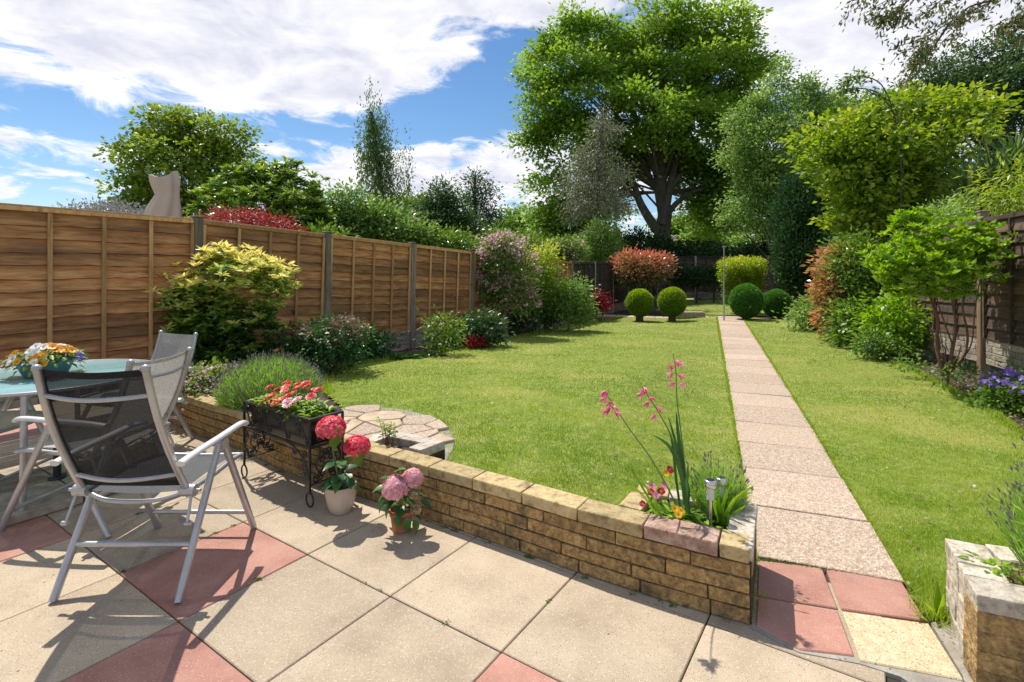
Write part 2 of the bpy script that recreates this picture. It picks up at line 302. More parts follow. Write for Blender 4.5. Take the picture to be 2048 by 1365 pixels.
# leaves: (dark, mid, light) real-world colours
LM = dict(
 syc=leafmat('sycamore_leaf', (.05, .115, .018), (.125, .245, .032), (.28, .41, .07), .5),
 lefttree=leafmat('maple_leaf', (.05, .10, .015), (.13, .21, .03), (.30, .40, .06), .4),
 glossy=leafmat('glossy_leaf', (0.065, 0.145, 0.022), (0.160, 0.290, 0.043), (0.435, 0.551, 0.102), .3, .3, .6),
 dark=leafmat('dark_leaf', (0.024, 0.061, 0.019), (0.054, 0.115, 0.034), (0.121, 0.203, 0.061), .3, .35, .5),
 birch=leafmat('birch_leaf', (.07, .14, .045), (.14, .22, .065), (.24, .33, .11), .35),
 pale=leafmat('pale_leaf', (0.117, 0.221, 0.046), (0.247, 0.390, 0.091), (0.468, 0.598, 0.208), .35),
 mid=leafmat('mid_leaf', (.06, .14, .022), (.15, .27, .04), (.32, .44, .09), .35),
 grey=leafmat('eucalyptus_leaf', (.12, .15, .09), (.24, .27, .165), (.46, .37, .29), .25),
 yg=leafmat('yellow_green_leaf', (.09, .18, .02), (.22, .34, .035), (.44, .50, .08), .45),
 pieris=leafmat('pieris_leaf', (0.042, 0.108, 0.018), (0.192, 0.336, 0.036), (0.864, 0.792, 0.264), .35, .35, .5, (.1, .5, .92)),
 red=leafmat('red_leaf', (.09, .012, .014), (.23, .04, .035), (.44, .13, .09), .35),
 scarlet=leafmat('scarlet_leaf', (.25, .015, .02), (.5, .04, .04), (.65, .10, .08), .35),
 photinia=leafmat('photinia_leaf', (.10, .15, .045), (.42, .24, .11), (.64, .24, .15), .35, .3, .6, (.12, .5, .9)),
 photinia2=leafmat('photinia_side_leaf', (.14, .23, .05), (.50, .29, .11), (.66, .32, .18), .35, .25, .7, (.25, .5, .9)),
 box=leafmat('box_leaf', (0.084, 0.182, 0.017), (0.196, 0.336, 0.028), (0.476, 0.588, 0.042), .3, .4, .4),
 box2=leafmat('yew_leaf', (.035, .11, .022), (.08, .24, .035), (.18, .38, .06), .3),
 privet=leafmat('golden_privet_leaf', (.10, .18, .02), (.30, .42, .03), (.56, .60, .06), .35),
 cypress=leafmat('cypress_leaf', (0.024, 0.068, 0.022), (0.047, 0.115, 0.034), (0.108, 0.216, 0.054), .2, .6, .3),
 hedge=leafmat('dark_hedge_leaf', (0.018, 0.048, 0.017), (0.036, 0.084, 0.024), (0.072, 0.132, 0.036), .2),
 mauve=leafmat('mauve_blossom', (0.360, 0.156, 0.204), (0.600, 0.336, 0.384), (0.864, 0.600, 0.624), .3),
 palepink=leafmat('pale_pink_blossom', (.42, .22, .25), (.66, .45, .46), (.85, .72, .70), .3),
 lavender=leafmat('lavender_leaf', (.12, .24, .04), (.26, .46, .07), (.48, .66, .17), .35),
 lavgrey=leafmat('lavender_spike', (.14, .13, .15), (.24, .21, .22), (.34, .28, .30), .1),
 lilac=leafmat('lilac_blossom', (.20, .21, .20), (.31, .30, .31), (.42, .38, .40), .2),
 hydleaf=leafmat('hydrangea_leaf', (0.024, 0.084, 0.024), (0.048, 0.144, 0.034), (0.108, 0.240, 0.048), .25, .35, .5),
 fresh=leafmat('fresh_leaf', (.09, .20, .015), (.20, .37, .03), (.42, .58, .07), .42),
 brown=leafmat('dry_flower', (.13, .09, .055), (.26, .19, .12), (.42, .33, .24), .2),
 straw=leafmat('straw', (.30, .20, .10), (.48, .36, .19), (.62, .50, .30), .2),
 cherry=leafmat('overhanging_leaf', (0.065, 0.117, 0.039), (0.130, 0.195, 0.058), (0.312, 0.247, 0.130), .4),
 cord=leafmat('cordyline_leaf', (0.056, 0.140, 0.035), (0.140, 0.238, 0.070), (0.350, 0.378, 0.126), .3),
 hydred=leafmat('hydrangea_red_floret', (.72, .06, .10), (.85, .14, .18), (.93, .42, .42), .3),
 hydpink=leafmat('hydrangea_pink_floret', (.70, .30, .36), (.82, .50, .52), (.92, .76, .74), .3),
 white=leafmat('white_petal', (.7, .7, .66), (.82, .82, .78), (.9, .9, .86), .3),
 yellow=leafmat('yellow_petal', (.70, .33, .01), (.85, .50, .02), (.9, .66, .06), .3),
 redp=leafmat('red_petal', (.45, .02, .02), (.68, .06, .04), (.80, .16, .08), .3),
 pinkp=leafmat('pink_petal', (.60, .10, .22), (.75, .22, .36), (.85, .42, .52), .3),
 maroon=leafmat('maroon_petal', (.28, .01, .02), (.50, .02, .045), (.62, .07, .10), .3),
 purple=leafmat('purple_petal', (.12, .05, .35), (.24, .13, .55), (.40, .28, .7), .3),
)
# ------------------------------------------------------------------ foliage
def nrm(a): return a/np.maximum(np.linalg.norm(a, axis=1, keepdims=True), 1e-9)
def leaf_mesh(name, pos, ax, up, Ln, Wd, tint, mat, parent=None, fold=.18, off=(0, 0, 0)):
    n = len(pos); a = nrm(ax); b = nrm(np.cross(a, up)); u = np.cross(b, a)
    Ln = np.broadcast_to(np.asarray(Ln, float), (n,))[:, None]; Wd = np.broadcast_to(np.asarray(Wd, float), (n,))[:, None]
    pos = pos-np.asarray(off)
    p0 = pos; m_ = pos+a*Ln*.45; p1 = m_+b*Wd*.5+u*Wd*fold; p3 = m_-b*Wd*.5+u*Wd*fold; p2 = pos+a*Ln-u*Ln*.08
    V = np.stack([p0, p1, p2, p3], 1).reshape(-1, 3); Fc = np.arange(4*n).reshape(n, 4)
    return link(name, npmesh(name, V, Fc, mat, tint=np.clip(tint, 0, 1)), parent)
def lobes_px(ls, Y):
    out = []
    for l in ls:
        px, py, rx, ry = l[:4]; dy = l[4] if len(l) > 4 else 0; dep = l[5] if len(l) > 5 else None
        y = Y+dy; c = W(px, py, y); k = y/F; out.append((c.x, c.y, c.z, rx*k, dep if dep else min(rx, ry*1.3)*k, ry*k))
    return out
def clumps(lobes, K, inner=.45, gap=0.0, gs=1.0, lump=.18, rng=RNG, up=0.0, jit=.0):
    A = np.array(lobes); w = (A[:, 3]*A[:, 5]); w = w/w.sum(); i = rng.choice(len(A), K, p=w)
    d = nrm(rng.normal(size=(K, 3))+np.array([0, 0, up])); rf = inner+(1-inner)*rng.random(K)**.55
    rf = rf*(1+lump*np.sin(d[:, 0]*5+i)*np.cos(d[:, 2]*6+i*2)+lump*.6*rng.normal(size=K)*.5)
    c = A[i, :3]+d*A[i, 3:6]*rf[:, None]+rng.normal(size=(K, 3))*A[i, 3:6]*jit
    if gap:
        s = A[:, 3].mean(); q = np.sin(c[:, 0]/s*4*gs+1.3*np.sin(c[:, 2]/s*3*gs))+np.sin(c[:, 2]/s*5*gs+c[:, 1]/s*3*gs)+.6*np.sin(c[:, 1]/s*6*gs)
        k = q > (-2+gap*2); c, d, rf, i = c[k], d[k], rf[k], i[k]
    return c, d, rf, i
def foliage(name, lobes, n, L, Wd, mat, parent=None, per=14, cr=None, inner=.45, gap=.0, gs=1.0, droop=0.0, out=.7, upn=.8, tipz=0.0, tipr=0.0, tb=.0, lump=.18, flat=.7, vert=0.0, seedup=0.0, spread=1.0, off=None, rn=1.0, jit=.0, ros=False):
    rng = RNG; K = max(4, int(n/per)); c, d, rf, li = clumps(lobes, K, inner, gap, gs, lump, rng, seedup, jit); K = len(c)
    cr = cr if cr else L*1.6
    idx = rng.integers(0, K, n); g = rng.normal(size=(n, 3))*np.array([1, 1, flat])
    pos = c[idx]+g*cr*spread; dd = d[idx]
    if ros:
        th_ = rng.random(n)*6.283; pos = c[idx]+g*cr*.12; g = np.stack([np.cos(th_), np.sin(th_), rng.random(n)*.9-.15], 1)*1.9
    ax = dd*out*(.35 if ros else 1)+g*.6+rng.normal(size=(n, 3))*(.2 if ros else .5)*rn+np.array([0, 0, -droop+vert])
    upv = rng.normal(size=(n, 3))*.55*rn+np.array([0, 0, upn])+dd*.35
    z = pos[:, 2]; A = np.array(lobes); z0, z1 = (A[:, 2]-A[:, 5]).min(), (A[:, 2]+A[:, 5]).max()
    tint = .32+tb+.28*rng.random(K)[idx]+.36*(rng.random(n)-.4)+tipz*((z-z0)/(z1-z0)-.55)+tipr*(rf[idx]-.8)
    Ls = L*(.65+.6*rng.random(n))
    o = parent.location if parent is not None else (0, 0, 0)
    ob = leaf_mesh(name, pos, ax, upv, Ls, Wd*Ls/L, tint, mat, parent, off=tuple(o))
    return ob, c, li
def wig(a, b, k=5, w=.08, sag=0.0):
    a, b = Vector(a), Vector(b); l = (b-a).length; pts = []
    for i in range(k+1):
        t = i/k; p = a.lerp(b, t)+Vector((0, 0, -sag*l*math.sin(math.pi*t)))
        if 0 < i < k: p += Vector((random.uniform(-1, 1), random.uniform(-1, 1), random.uniform(-1, 1)))*l*w*.5
        pts.append(p)
    return pts
def limbs(mb, base, fork, lobes, cl, li, r0, twigs=6, fr=None, sides=7, trunk=None):
    tr = trunk or smoothpath([base, Vector(base).lerp(Vector(fork), .5)+Vector((random.uniform(-.05, .05), 0, 0)), fork], 3)
    k = len(tr); mb.tube(tr, [r0*(1.15-.5*i/(k-1)) for i in range(k)], sides+3)
    for q, l in enumerate(lobes):
        e = Vector(l[:3]); t = .55+.45*random.random(); s = Vector(tr[int(t*(k-1))])
        mid = s.lerp(e, .5)+Vector((0, 0, (e-s).length*.10)); p = bez(s, mid, e, 7); r1 = r0*(.5 if len(lobes) < 10 else .20)*(.6+.4*random.random())
        mb.tube(p, [r1*(1-.75*i/6) for i in range(7)], sides)
        own = [c for c, w in zip(cl, li) if w == q]; random.shuffle(own)
        for c in own[:twigs]:
            st = p[random.randint(2, 6)]; r2 = r1*.3
            mb.tube(wig(st, c, 4, .12), [r2, r2*.8, r2*.6, r2*.4, r2*.2], 4, cap=False)
def plant(name, label, cat, Y, ls, n, L, Wd, mat, bark='bark', base=None, fork=None, r0=.1, twigs=6, group=None, fname='foliage', tname='stem', trunk=None, flowers=None, basez=None, **kw):
    lb = lobes_px(ls, Y); bx = base if base is not None else ls[0][0]; X = (bx-CX)/F*Y
    z = basez if basez is not None else float(gz(X, Y)); t = thing(name, label, cat, (X, Y, z), 0, group)
    o, c, li = foliage(fname, lb, n, L, Wd, LM[mat], t, **kw)
    b = Vector((X, Y, z)); A = np.array(lb); fk = W(*fork, Y) if fork else Vector((A[:, 0].mean(), A[:, 1].mean(), max(z+.1, (A[:, 2]-A[:, 5]*.5).min())))
    mb = MB(); limbs(mb, b, fk, lb, [Vector(q) for q in c], li, r0, twigs, trunk=[W(*q, Y) if len(q) == 2 else Vector(q) for q in trunk] if trunk else None)
    mb.build(tname, M[bark], t, world=True)
    for f in (flowers or []):
        mt, nn, fl, fw, kk = f; kk = dict(kk); sub = kk.pop('lobes', None)
        foliage('blossom', lobes_px(sub, Y) if sub else lb, nn, fl, fw, LM[mt], t, **kk)
    return t

# ================================================================== SETTING
WALLPX = [(378, 864), (481, 902), (546, 934), (607, 958), (732, 998), (844, 1036), (1017, 1096), (1161, 1149), (1342, 1207), (1501, 1252)]
WALL = [Vector((-4.35, 6.1, 0)), Vector((-3.7, 5.35, 0))]+[G(x, y, z=0) for x, y in WALLPX]
WALLS = smoothpath(WALL, 8)
def patio(u, v):
    s = .414*1.45*1.0; x0, y0, th = -.945*1.45, 1.476*1.45, .593
    return Vector((x0+s*(u*math.cos(th)+v*math.sin(th)), y0+s*(-u*math.sin(th)+v*math.cos(th)), 0))
# measured joints nudge the fitted grid so the slabs land where they are
def wall_side(p):   # >0 on the patio side
    best = 1e9; r = 1
    for a, b in zip(WALLS[:-1], WALLS[1:]):
        t = max(0, min(1, (p-a).xy.dot((b-a).xy)/((b-a).xy.length_squared+1e-9))); q = a.lerp(b, t); dd = (p-q).xy.length
        if dd < best: best = dd; e = (b-a); r = 1 if (e.x*(p.y-a.y)-e.y*(p.x-a.x)) < 0 else -1
    return best*r
def build_patio():
    mb = MB(); RED = lambda a, b: (b % 4 == 0 and a % 3 == 2) or (b % 4 == 3 and a % 3 == 0)
    for a in range(-11, 6):
        for b in range(-5, 10):
            g = .005 if (a+b) % 3 else .008
            ps = [patio(a+.005, b+.005), patio(a+1-.005, b+.005), patio(a+1-.005, b+1-.005), patio(a+.005, b+1-.005)]
            cc = patio(a+.5, b+.5)
            if cc.y < .25 or wall_side(cc) < -.38: continue
            if cc.x > 2.0: continue
            dz = random.uniform(-.0015, .0015)
            mb.prism(ps[::-1] if (ps[1]-ps[0]).cross(ps[2]-ps[0]).z < 0 else ps, -.04, dz, 1 if RED(a, b) else 0, random.random())
    o = mb.build('patio', [M['slab'], M['redslab']], bevel=.0035); tag(o, kind='structure')
    g = MB(); g.add([(-9, -4, -.012), (9, -4, -.012), (9, 3.0, -.012), (-9, 7, -.012)], [(0, 1, 2, 3)]); tag(g.build('patio_bedding', M['joint']), kind='structure')
build_patio()
# paving at the start of the path and the path itself
def quad_slab(mb, ps, z, th, mi, tint): mb.prism(ps, z-th, z, mi, tint)
def shrink(ps, k=.006):
    c = sum((Vector(p) for p in ps), Vector((0, 0, 0)))/len(ps); return [Vector(p)+(c-Vector(p)).normalized()*k for p in ps]
pv = MB(); zt = .010
for px4, mi in (([(1513, 1191), (1678, 1218), (1645, 1135), (1515, 1119)], 0), ([(1681, 1218), (1856, 1243), (1801, 1157), (1650, 1137)], 0),
                ([(1509, 1250), (1600, 1300), (1712, 1313), (1677, 1221), (1513, 1194)], 0), ([(1720, 1322), (1932, 1362), (1859, 1246), (1682, 1221)], 1)):
    pv.prism(shrink([G(x, y, z=zt) for x, y in px4]), -.03, zt, mi, random.random())
tag(pv.build('paving', [M['redslab'], M['yelslab']], bevel=.004), kind='structure')
hm = MB(); hp = [G(x, y, z=.006) for x, y in ((1862, 1246), (1925, 1350), (1945, 1420), (2010, 1420), (1975, 1330), (1888, 1240))]
hm.prism(hp, -.03, .006, 0, .5); hm.prism([G(x, y, z=.004) for x, y in ((1500, 1256), (1598, 1305), (1718, 1327), (1800, 1353), (1870, 1400), (2000, 1420), (1940, 1366), (1730, 1318), (1600, 1290), (1507, 1244))], -.03, .004, 0, .2)
tag(hm.build('concrete_edging', M['concrete']), kind='structure')
def build_path():
    mb = MB(); n = Vector((PD[1], -PD[0], 0)); d = Vector((PD[0], PD[1], 0)); t = 0; end = G(1435, 633)
    T = (end.xy-Vector(P0)).length; k = 0
    pal = [.5, .75, .35, .6, .3, .8, .45, .2, .65, .4, .95, .5, .3, .7, .9, .2, .5, .6, .8, .3, .97, .4, .6, .5, .7, .3, .6]
    while t < T:
        L = .615+.03*math.sin(k*2.1); a = Vector((*P0, 0))+d*(t+.006); b = Vector((*P0, 0))+d*(min(t+L, T)-.006)
        w0 = .615+.11*t/T; w1 = .615+.11*(t+L)/T
        ps = [a+n*.003, a+n*w0, b+n*w1, b+n*.003]
        ps = [p+Vector((random.uniform(-.006, .006), random.uniform(-.006, .006), 0)) for p in ps]
        z = [float(gz(p.x, p.y))+.017+random.uniform(-.003, .003) for p in ps]; mb.prism(ps, [q-.05 for q in z], z, 0, pal[k % len(pal)]); t += L; k += 1
    # strip that crosses at the far end, beneath the clipped balls
    for i in range(7):
        c = Vector((*P0, 0))+d*(T-.32)-n*(.0+.62*i+.33); ps = [c+n*.3-d*.28, c+n*.3+d*.28, c-n*.3+d*.28, c-n*.3-d*.28]
        z = [float(gz(p.x, p.y))+.02 for p in ps]; mb.prism(ps[::-1], [q-.05 for q in z], z, 0, random.random())
    tag(mb.build('path', M['path'], bevel=.004), kind='structure')
build_path()
# lawn outline (on the ground) and soil around it
def along_wall(off, a=0, b=None):
    out = []
    for i, p in enumerate(WALLS[a:b]):
        q0 = WALLS[max(0, i+a-1)]; q1 = WALLS[min(len(WALLS)-1, i+a+1)]; t = (q1-q0).normalized(); out.append(p+Vector((-t.y, t.x, 0))*off)
    return out
LE = [(1515, 1119), (1435, 633)]
lawnL = [G(1516, 1121), G(1435, 632), G(1370, 634), G(1300, 633), G(1250, 636), G(1180, 645), G(1100, 660), G(1000, 684), G(932, 696), G(834, 713), G(737, 727), G(641, 746), G(655, 790), G(700, 830)]+along_wall(.11, 40, None)
lawnR = [G(1803, 1157), G(1700, 990), G(1611, 850), G(1483, 633), G(1540, 640), G(1580, 640), G(1635, 642), G(1646, 658), G(1690, 684), G(1763, 715), G(1836, 746), G(1910, 787), G(1976, 820), G(2020, 852), G(2060, 880), G(2300, 960), G(2200, 1200), G(1950, 1150), G(1888, 1236), G(1858, 1242)]
lawnF = [G(1340, 628), G(1340, 603), G(1440, 600), G(1560, 606), G(1600, 624), G(1560, 634), G(1484, 631), G(1434, 631)]
def heightsheet(name, x0, x1, y0, y1, st, test, dz, mats, rough=0.0):
    xs = np.arange(x0, x1, st); ys = np.arange(y0, y1, st); X, Y = np.meshgrid(xs, ys, indexing='ij'); nx, ny = X.shape
    Z = gz(X, Y)+dz+rough*(pn(X, Y, 9)+.5*pn(X, Y, 23, 2)); V = np.stack([X, Y, Z], -1).reshape(-1, 3)
    i, j = np.meshgrid(np.arange(nx-1), np.arange(ny-1), indexing='ij'); q = i*ny+j
    Fc = np.stack([q, q+ny, q+ny+1, q+1], -1).reshape(-1, 4); cx = X[:-1, :-1].ravel()+st/2; cy = Y[:-1, :-1].ravel()+st/2
    k = test(cx, cy); Fc = Fc[k]; u, inv = np.unique(Fc, return_inverse=True)
    return link(name, npmesh(name, V[u], inv.reshape(Fc.shape), mats, smooth=True))
wallback = [(p.x, p.y) for p in along_wall(.05)]
soilpoly = wallback+[(1.0, 2.1), (1.45, 2.15), (1.9, 1.7), (9, .5), (14, 10), (14, 27), (-9, 27), (-9, 8)]
tag(heightsheet('ground', -8, 13.6, 1.5, 26.6, .09, lambda x, y: inpoly(x, y, soilpoly), -.02, M['soil'], .008), kind='structure')
fg = MB(); fg.add([(-300, -60, -.5), (300, -60, -.5), (300, 500, -.5), (-300, 500, -.5)], [(0, 1, 2, 3)]); tag(fg.build('terrain', M['lawn']), kind='structure')
inlawn = lambda x, y: inpoly(x, y, lawnL) | inpoly(x, y, lawnR) | inpoly(x, y, lawnF)
tag(heightsheet('lawn', -3, 10, 1.6, 26, .05, inlawn, .006, M['lawn'], .003), kind='structure')
def grass(n=300000):
    rng = RNG; m = n*6; Y = 1.7/(1-rng.random(m)*(1-1.7/26)); X = (rng.random(m)*1.46-.46)*Y*1.02
    k = inlawn(X, Y); X, Y = X[k][:n], Y[k][:n]; n = len(X); z = gz(X, Y)
    patch = pn(X, Y, 1.6)*.5+pn(X, Y, 4.7, 3)*.35+pn(X, Y, .6, 5)*.3
    s = np.clip(Y/3, .8, 6); h = (.010+.012*rng.random(n))*(1+.12*s); w = .0022*s*(.8+.5*rng.random(n))
    a = rng.random(n)*6.283; lean = rng.random(n)*.9*h; b = rng.random(n)*6.283
    c, sn = np.cos(a)*w, np.sin(a)*w
    P1 = np.stack([X-c, Y-sn, z-.002], 1); P2 = np.stack([X+c, Y+sn, z-.002], 1); P3 = np.stack([X+np.cos(b)*lean, Y+np.sin(b)*lean, z+h], 1)
    tint = .42+.38*patch+.42*(rng.random(n)-.45)
    V = np.stack([P1, P2, P3], 1).reshape(-1, 3)
    tag(link('grass', npmesh('grass', V, np.arange(3*n).reshape(n, 3), M['grass'], tint=np.clip(tint, 0, 1))), 'short mown green lawn grass with dry yellowish patches', 'grass', kind='stuff')
grass()
def edge_tufts(line, n, h0, name, label, spread=.03):
    rng = RNG; P = np.array([(p[0], p[1]) for p in line]); seg = np.linalg.norm(np.diff(P, axis=0), axis=1); w = seg/seg.sum()
    i = rng.choice(len(seg), n, p=w); t = rng.random(n)[:, None]; Q = P[i]*(1-t)+P[i+1]*t+rng.normal(size=(n, 2))*spread
    z = gz(Q[:, 0], Q[:, 1]); pos = np.stack([Q[:, 0], Q[:, 1], z], 1); ax = rng.normal(size=(n, 3))*np.array([.5, .5, .15])+np.array([0, 0, 1])
    s = np.clip(Q[:, 1]/3, .8, 5)
    return tag(leaf_mesh(name, pos, ax, rng.normal(size=(n, 3)), h0*(.6+.8*rng.random(n)), .004*s, .3+.35*rng.random(n), M['grass']), label, 'grass', kind='stuff')
edge_tufts([G(1513, 1117), G(1434, 636)], 6000, .026, 'grass', 'longer grass fringing the left edge of the path', .012)
edge_tufts([G(1808, 1160), G(1485, 636)], 6000, .026, 'grass', 'longer grass fringing the right edge of the path', .012)
edge_tufts([tuple(p) for p in along_wall(.13, 44)], 7000, .05, 'grass', 'tufty grass growing against the back of the low stone wall')
edge_tufts([G(1862, 1243), G(1885, 1235), G(1895, 1180)], 700, .09, 'grass', 'weedy grass at the foot of the pale end wall', .04)
edge_tufts([tuple(p) for p in lawnL[4:13]], 9000, .05, 'grass', 'grass along the edge of the left flower bed')
edge_tufts([tuple(p) for p in lawnR[5:15]], 9000, .045, 'grass', 'grass along the edge of the right flower bed')
# fallen petals / leaf litter
def litter(name, label, n, size, mat, reg):
    rng = RNG; Y = 2.2/(1-rng.random(n*4)*(1-2.2/14)); X = (rng.random(n*4)*1.3-.3)*Y; k = reg(X, Y); X, Y = X[k][:n], Y[k][:n]; n = len(X)
    pos = np.stack([X, Y, gz(X, Y)+.03], 1); tag(leaf_mesh(name, pos, rng.normal(size=(n, 3))*np.array([1, 1, .2]), rng.normal(size=(n, 3))*.3+np.array([0, 0, 1]), size, size*.7, rng.random(n), mat), label, 'litter', kind='stuff')
def joint_moss():
    rng = RNG; P = []
    for _ in range(60):
        k = random.random()
        if k < .55: i = random.randint(14, len(WALLS)-2); q = WALLS[i].lerp(WALLS[i+1], random.random()); q = q+Vector((-.012, -.012, 0))
        else: a = random.randint(-3, 3); b = random.random()*4-1; q = patio(a, b) if random.random() < .5 else patio(b, a)
        for _ in range(random.randint(8, 26)): P.append((q.x+random.gauss(0, .010), q.y+random.gauss(0, .006), .001))
    for _ in range(500): t = random.random(); a = G(1515, 1119, z=.01); b = G(1801, 1157, z=.01); q = a.lerp(b, t); P.append((q.x+random.gauss(0, .003), q.y+random.gauss(0, .006), .008))
    P = np.array(P); n = len(P); tag(leaf_mesh('moss', P, rng.normal(size=(n, 3))*np.array([1, 1, .3])+np.array([0, 0, .5]), rng.normal(size=(n, 3)), .010*(.5+rng.random(n)), .006, rng.random(n)*.6, LM['mid']), 'scraps of moss and tiny weeds in the patio joints', 'moss', kind='stuff')
joint_moss()
litter('fallen_petals', 'small pale petals scattered over the lawn', 90, .022, LM['palepink'], inlawn)
litter('fallen_leaves', 'small brown dead leaves scattered over the lawn', 60, .03, LM['brown'], inlawn)
rb = [tuple(G(x, y)[:2]) for x, y in ((1690, 686), (1763, 717), (1836, 748), (1910, 789), (1976, 822), (2060, 880), (2040, 760), (1900, 730), (1800, 690))]
def litter2():
    rng = RNG; n = 2600; X = rng.random(n*6)*5+2.5; Y = rng.random(n*6)*8+3.5; k = inpoly(X, Y, rb); X, Y = X[k][:n], Y[k][:n]; n = len(X)
    pos = np.stack([X, Y, gz(X, Y)-.01+.02*rng.random(n)], 1)
    tag(leaf_mesh('leaf_litter', pos, rng.normal(size=(n, 3))*np.array([1, 1, .3]), rng.normal(size=(n, 3))*.5+np.array([0, 0, 1]), .035, .02, rng.random(n), LM['brown']), 'dry brown leaf litter on the right flower bed', 'leaf litter', kind='stuff')
litter2()

# crazy paving patch behind the wall
def crazy():
    poly = [G(690, 818), G(735, 816), G(780, 819), G(820, 824), G(850, 833), G(880, 848), G(900, 865), G(910, 882), G(905, 905)]
    front = along_wall(.10, 38, 66); front = [p for p in front if -1.95 < p.x < -.45]
    poly = [(p.x, p.y) for p in poly]+[(p.x, p.y) for p in front[::-1]]+[G(655, 840).xy[:]]
    rng = np.random.default_rng(5); sites = [(x+rng.normal()*.085, y+rng.normal()*.085) for x in np.arange(-2.3, .1, .25) for y in np.arange(2.9, 5.0, .22)]
    mb = MB()
    def clip(ps, n, c):
        out = []
        for i in range(len(ps)):
            a, b = ps[i], ps[(i+1) % len(ps)]; da = a[0]*n[0]+a[1]*n[1]-c; db = b[0]*n[0]+b[1]*n[1]-c
            if da <= 0: out.append(a)
            if da*db < 0: t = da/(da-db); out.append((a[0]+(b[0]-a[0])*t, a[1]+(b[1]-a[1])*t))
        return out
    for s in sites:
        if not inpoly(np.array([s[0]]), np.array([s[1]]), poly)[0]: continue
        ps = [(s[0]-.5, s[1]-.5), (s[0]+.5, s[1]-.5), (s[0]+.5, s[1]+.5), (s[0]-.5, s[1]+.5)]
        for q in sites:
            if q is s or (q[0]-s[0])**2+(q[1]-s[1])**2 > 1: continue
            n = (q[0]-s[0], q[1]-s[1]); l = math.hypot(*n); n = (n[0]/l, n[1]/l); c = n[0]*(s[0]+q[0])/2+n[1]*(s[1]+q[1])/2-.007; ps = clip(ps, n, c)
            if len(ps) < 3: break
        for a_, b_ in zip(poly[:8], poly[1:9]):
            n = (-(b_[1]-a_[1]), b_[0]-a_[0]); ps = clip(ps, n, n[0]*a_[0]+n[1]*a_[1])
            if len(ps) < 3: break
        if len(ps) < 3: continue
        z = [float(gz(*p))+.035+random.uniform(-.004, .004) for p in ps]; mb.prism(ps, [q-.06 for q in z], z, random.choice([0, 0, 2]), random.random())
    bed = [p for p in poly]; z = [float(gz(*p))+.012 for p in bed]; mb.prism(bed, [q-.05 for q in z], z, 1, .1)
    tag(mb.build('crazy_paving', [M['path'], M['concrete'], M['warmflag']], bevel=.005), kind='structure')
crazy()

# ================================================================== WALLS
def stone_course(mb, path, z0, h, L, depth, off, mi=0, phase=0.0, side=1, gap=.007, cop=False, pick=None):
    """lay blocks of length ~L along a polyline"""
    seg = [0]
    for a, b in zip(path[:-1], path[1:]): seg.append(seg[-1]+(b-a).length)
    def at(s):
        s = max(0, min(seg[-1]-1e-6, s))
        for i in range(len(seg)-1):
            if s <= seg[i+1]: return path[i].lerp(path[i+1], (s-seg[i])/(seg[i+1]-seg[i]+1e-9))
    s = -phase*L; k = 0
    while s < seg[-1]-.02:
        l = L*random.uniform(.85, 1.12) if not cop else L; a = at(max(s, 0)+gap/2); b = at(min(s+l, seg[-1])-gap/2); s += l; k += 1
        if (b-a).length < .04: continue
        t = (b-a).normalized(); n = Vector((-t.y, t.x, 0)); c = (a+b)/2+n*(depth/2+off+random.uniform(-.004, .004)*(0 if cop else 1)); c.z = z0+h/2
        mb.box(c, ((b-a).length, depth, h-gap*(.4 if cop else .9)), ax=(t, n, Vector((0, 0, 1))), mi=pick(s, seg[-1]) if pick else mi, tint=random.random(), jit=.0018)
def lowwall():
    t = thing('garden_wall', 'long low curved wall of yellow walling stone with a flat coping beside the patio', 'wall', (-.2, 2.85, 0))
    mb = MB(); z = 0.0
    for k, h in enumerate((.062, .060, .063, .060)): stone_course(mb, WALLS, z, h, .34, .13, 0, phase=(k % 2)*.5+.1*k); z += h
    mb.build('stone_courses', M['stone'], t, world=True, bevel=.004, seg=2)
    m2 = MB(); 
    back = along_wall(.012); 
    for i in range(len(back)-1):
        a, b = back[i], back[i+1]; tt = (b-a).normalized(); n = Vector((-tt.y, tt.x, 0)); m2.box((a+b)/2+n*.058+Vector((0, 0, z/2-.002)), ((b-a).length*1.04, .112, z), ax=(tt, n, Vector((0, 0, 1))))
    m2.build('mortar_core', M['mortar'], t, world=True)
    m3 = MB(); stone_course(m3, WALLS, z+.004, .062, .315, .135, -.006, cop=True, phase=((.12-sum((b-a).length for a, b in zip(WALLS[:-1], WALLS[1:])))/.315) % 1.0 and 1-(((sum((b-a).length for a, b in zip(WALLS[:-1], WALLS[1:]))-.12)/.315) % 1.0), pick=lambda s, T: 1 if T-.40 < s-.16 < T-.12 else 0)
    m3.build('coping', [M['coping'], M['stonered']], t, world=True, bevel=.006, seg=2)
lowwall()
ZC = .31
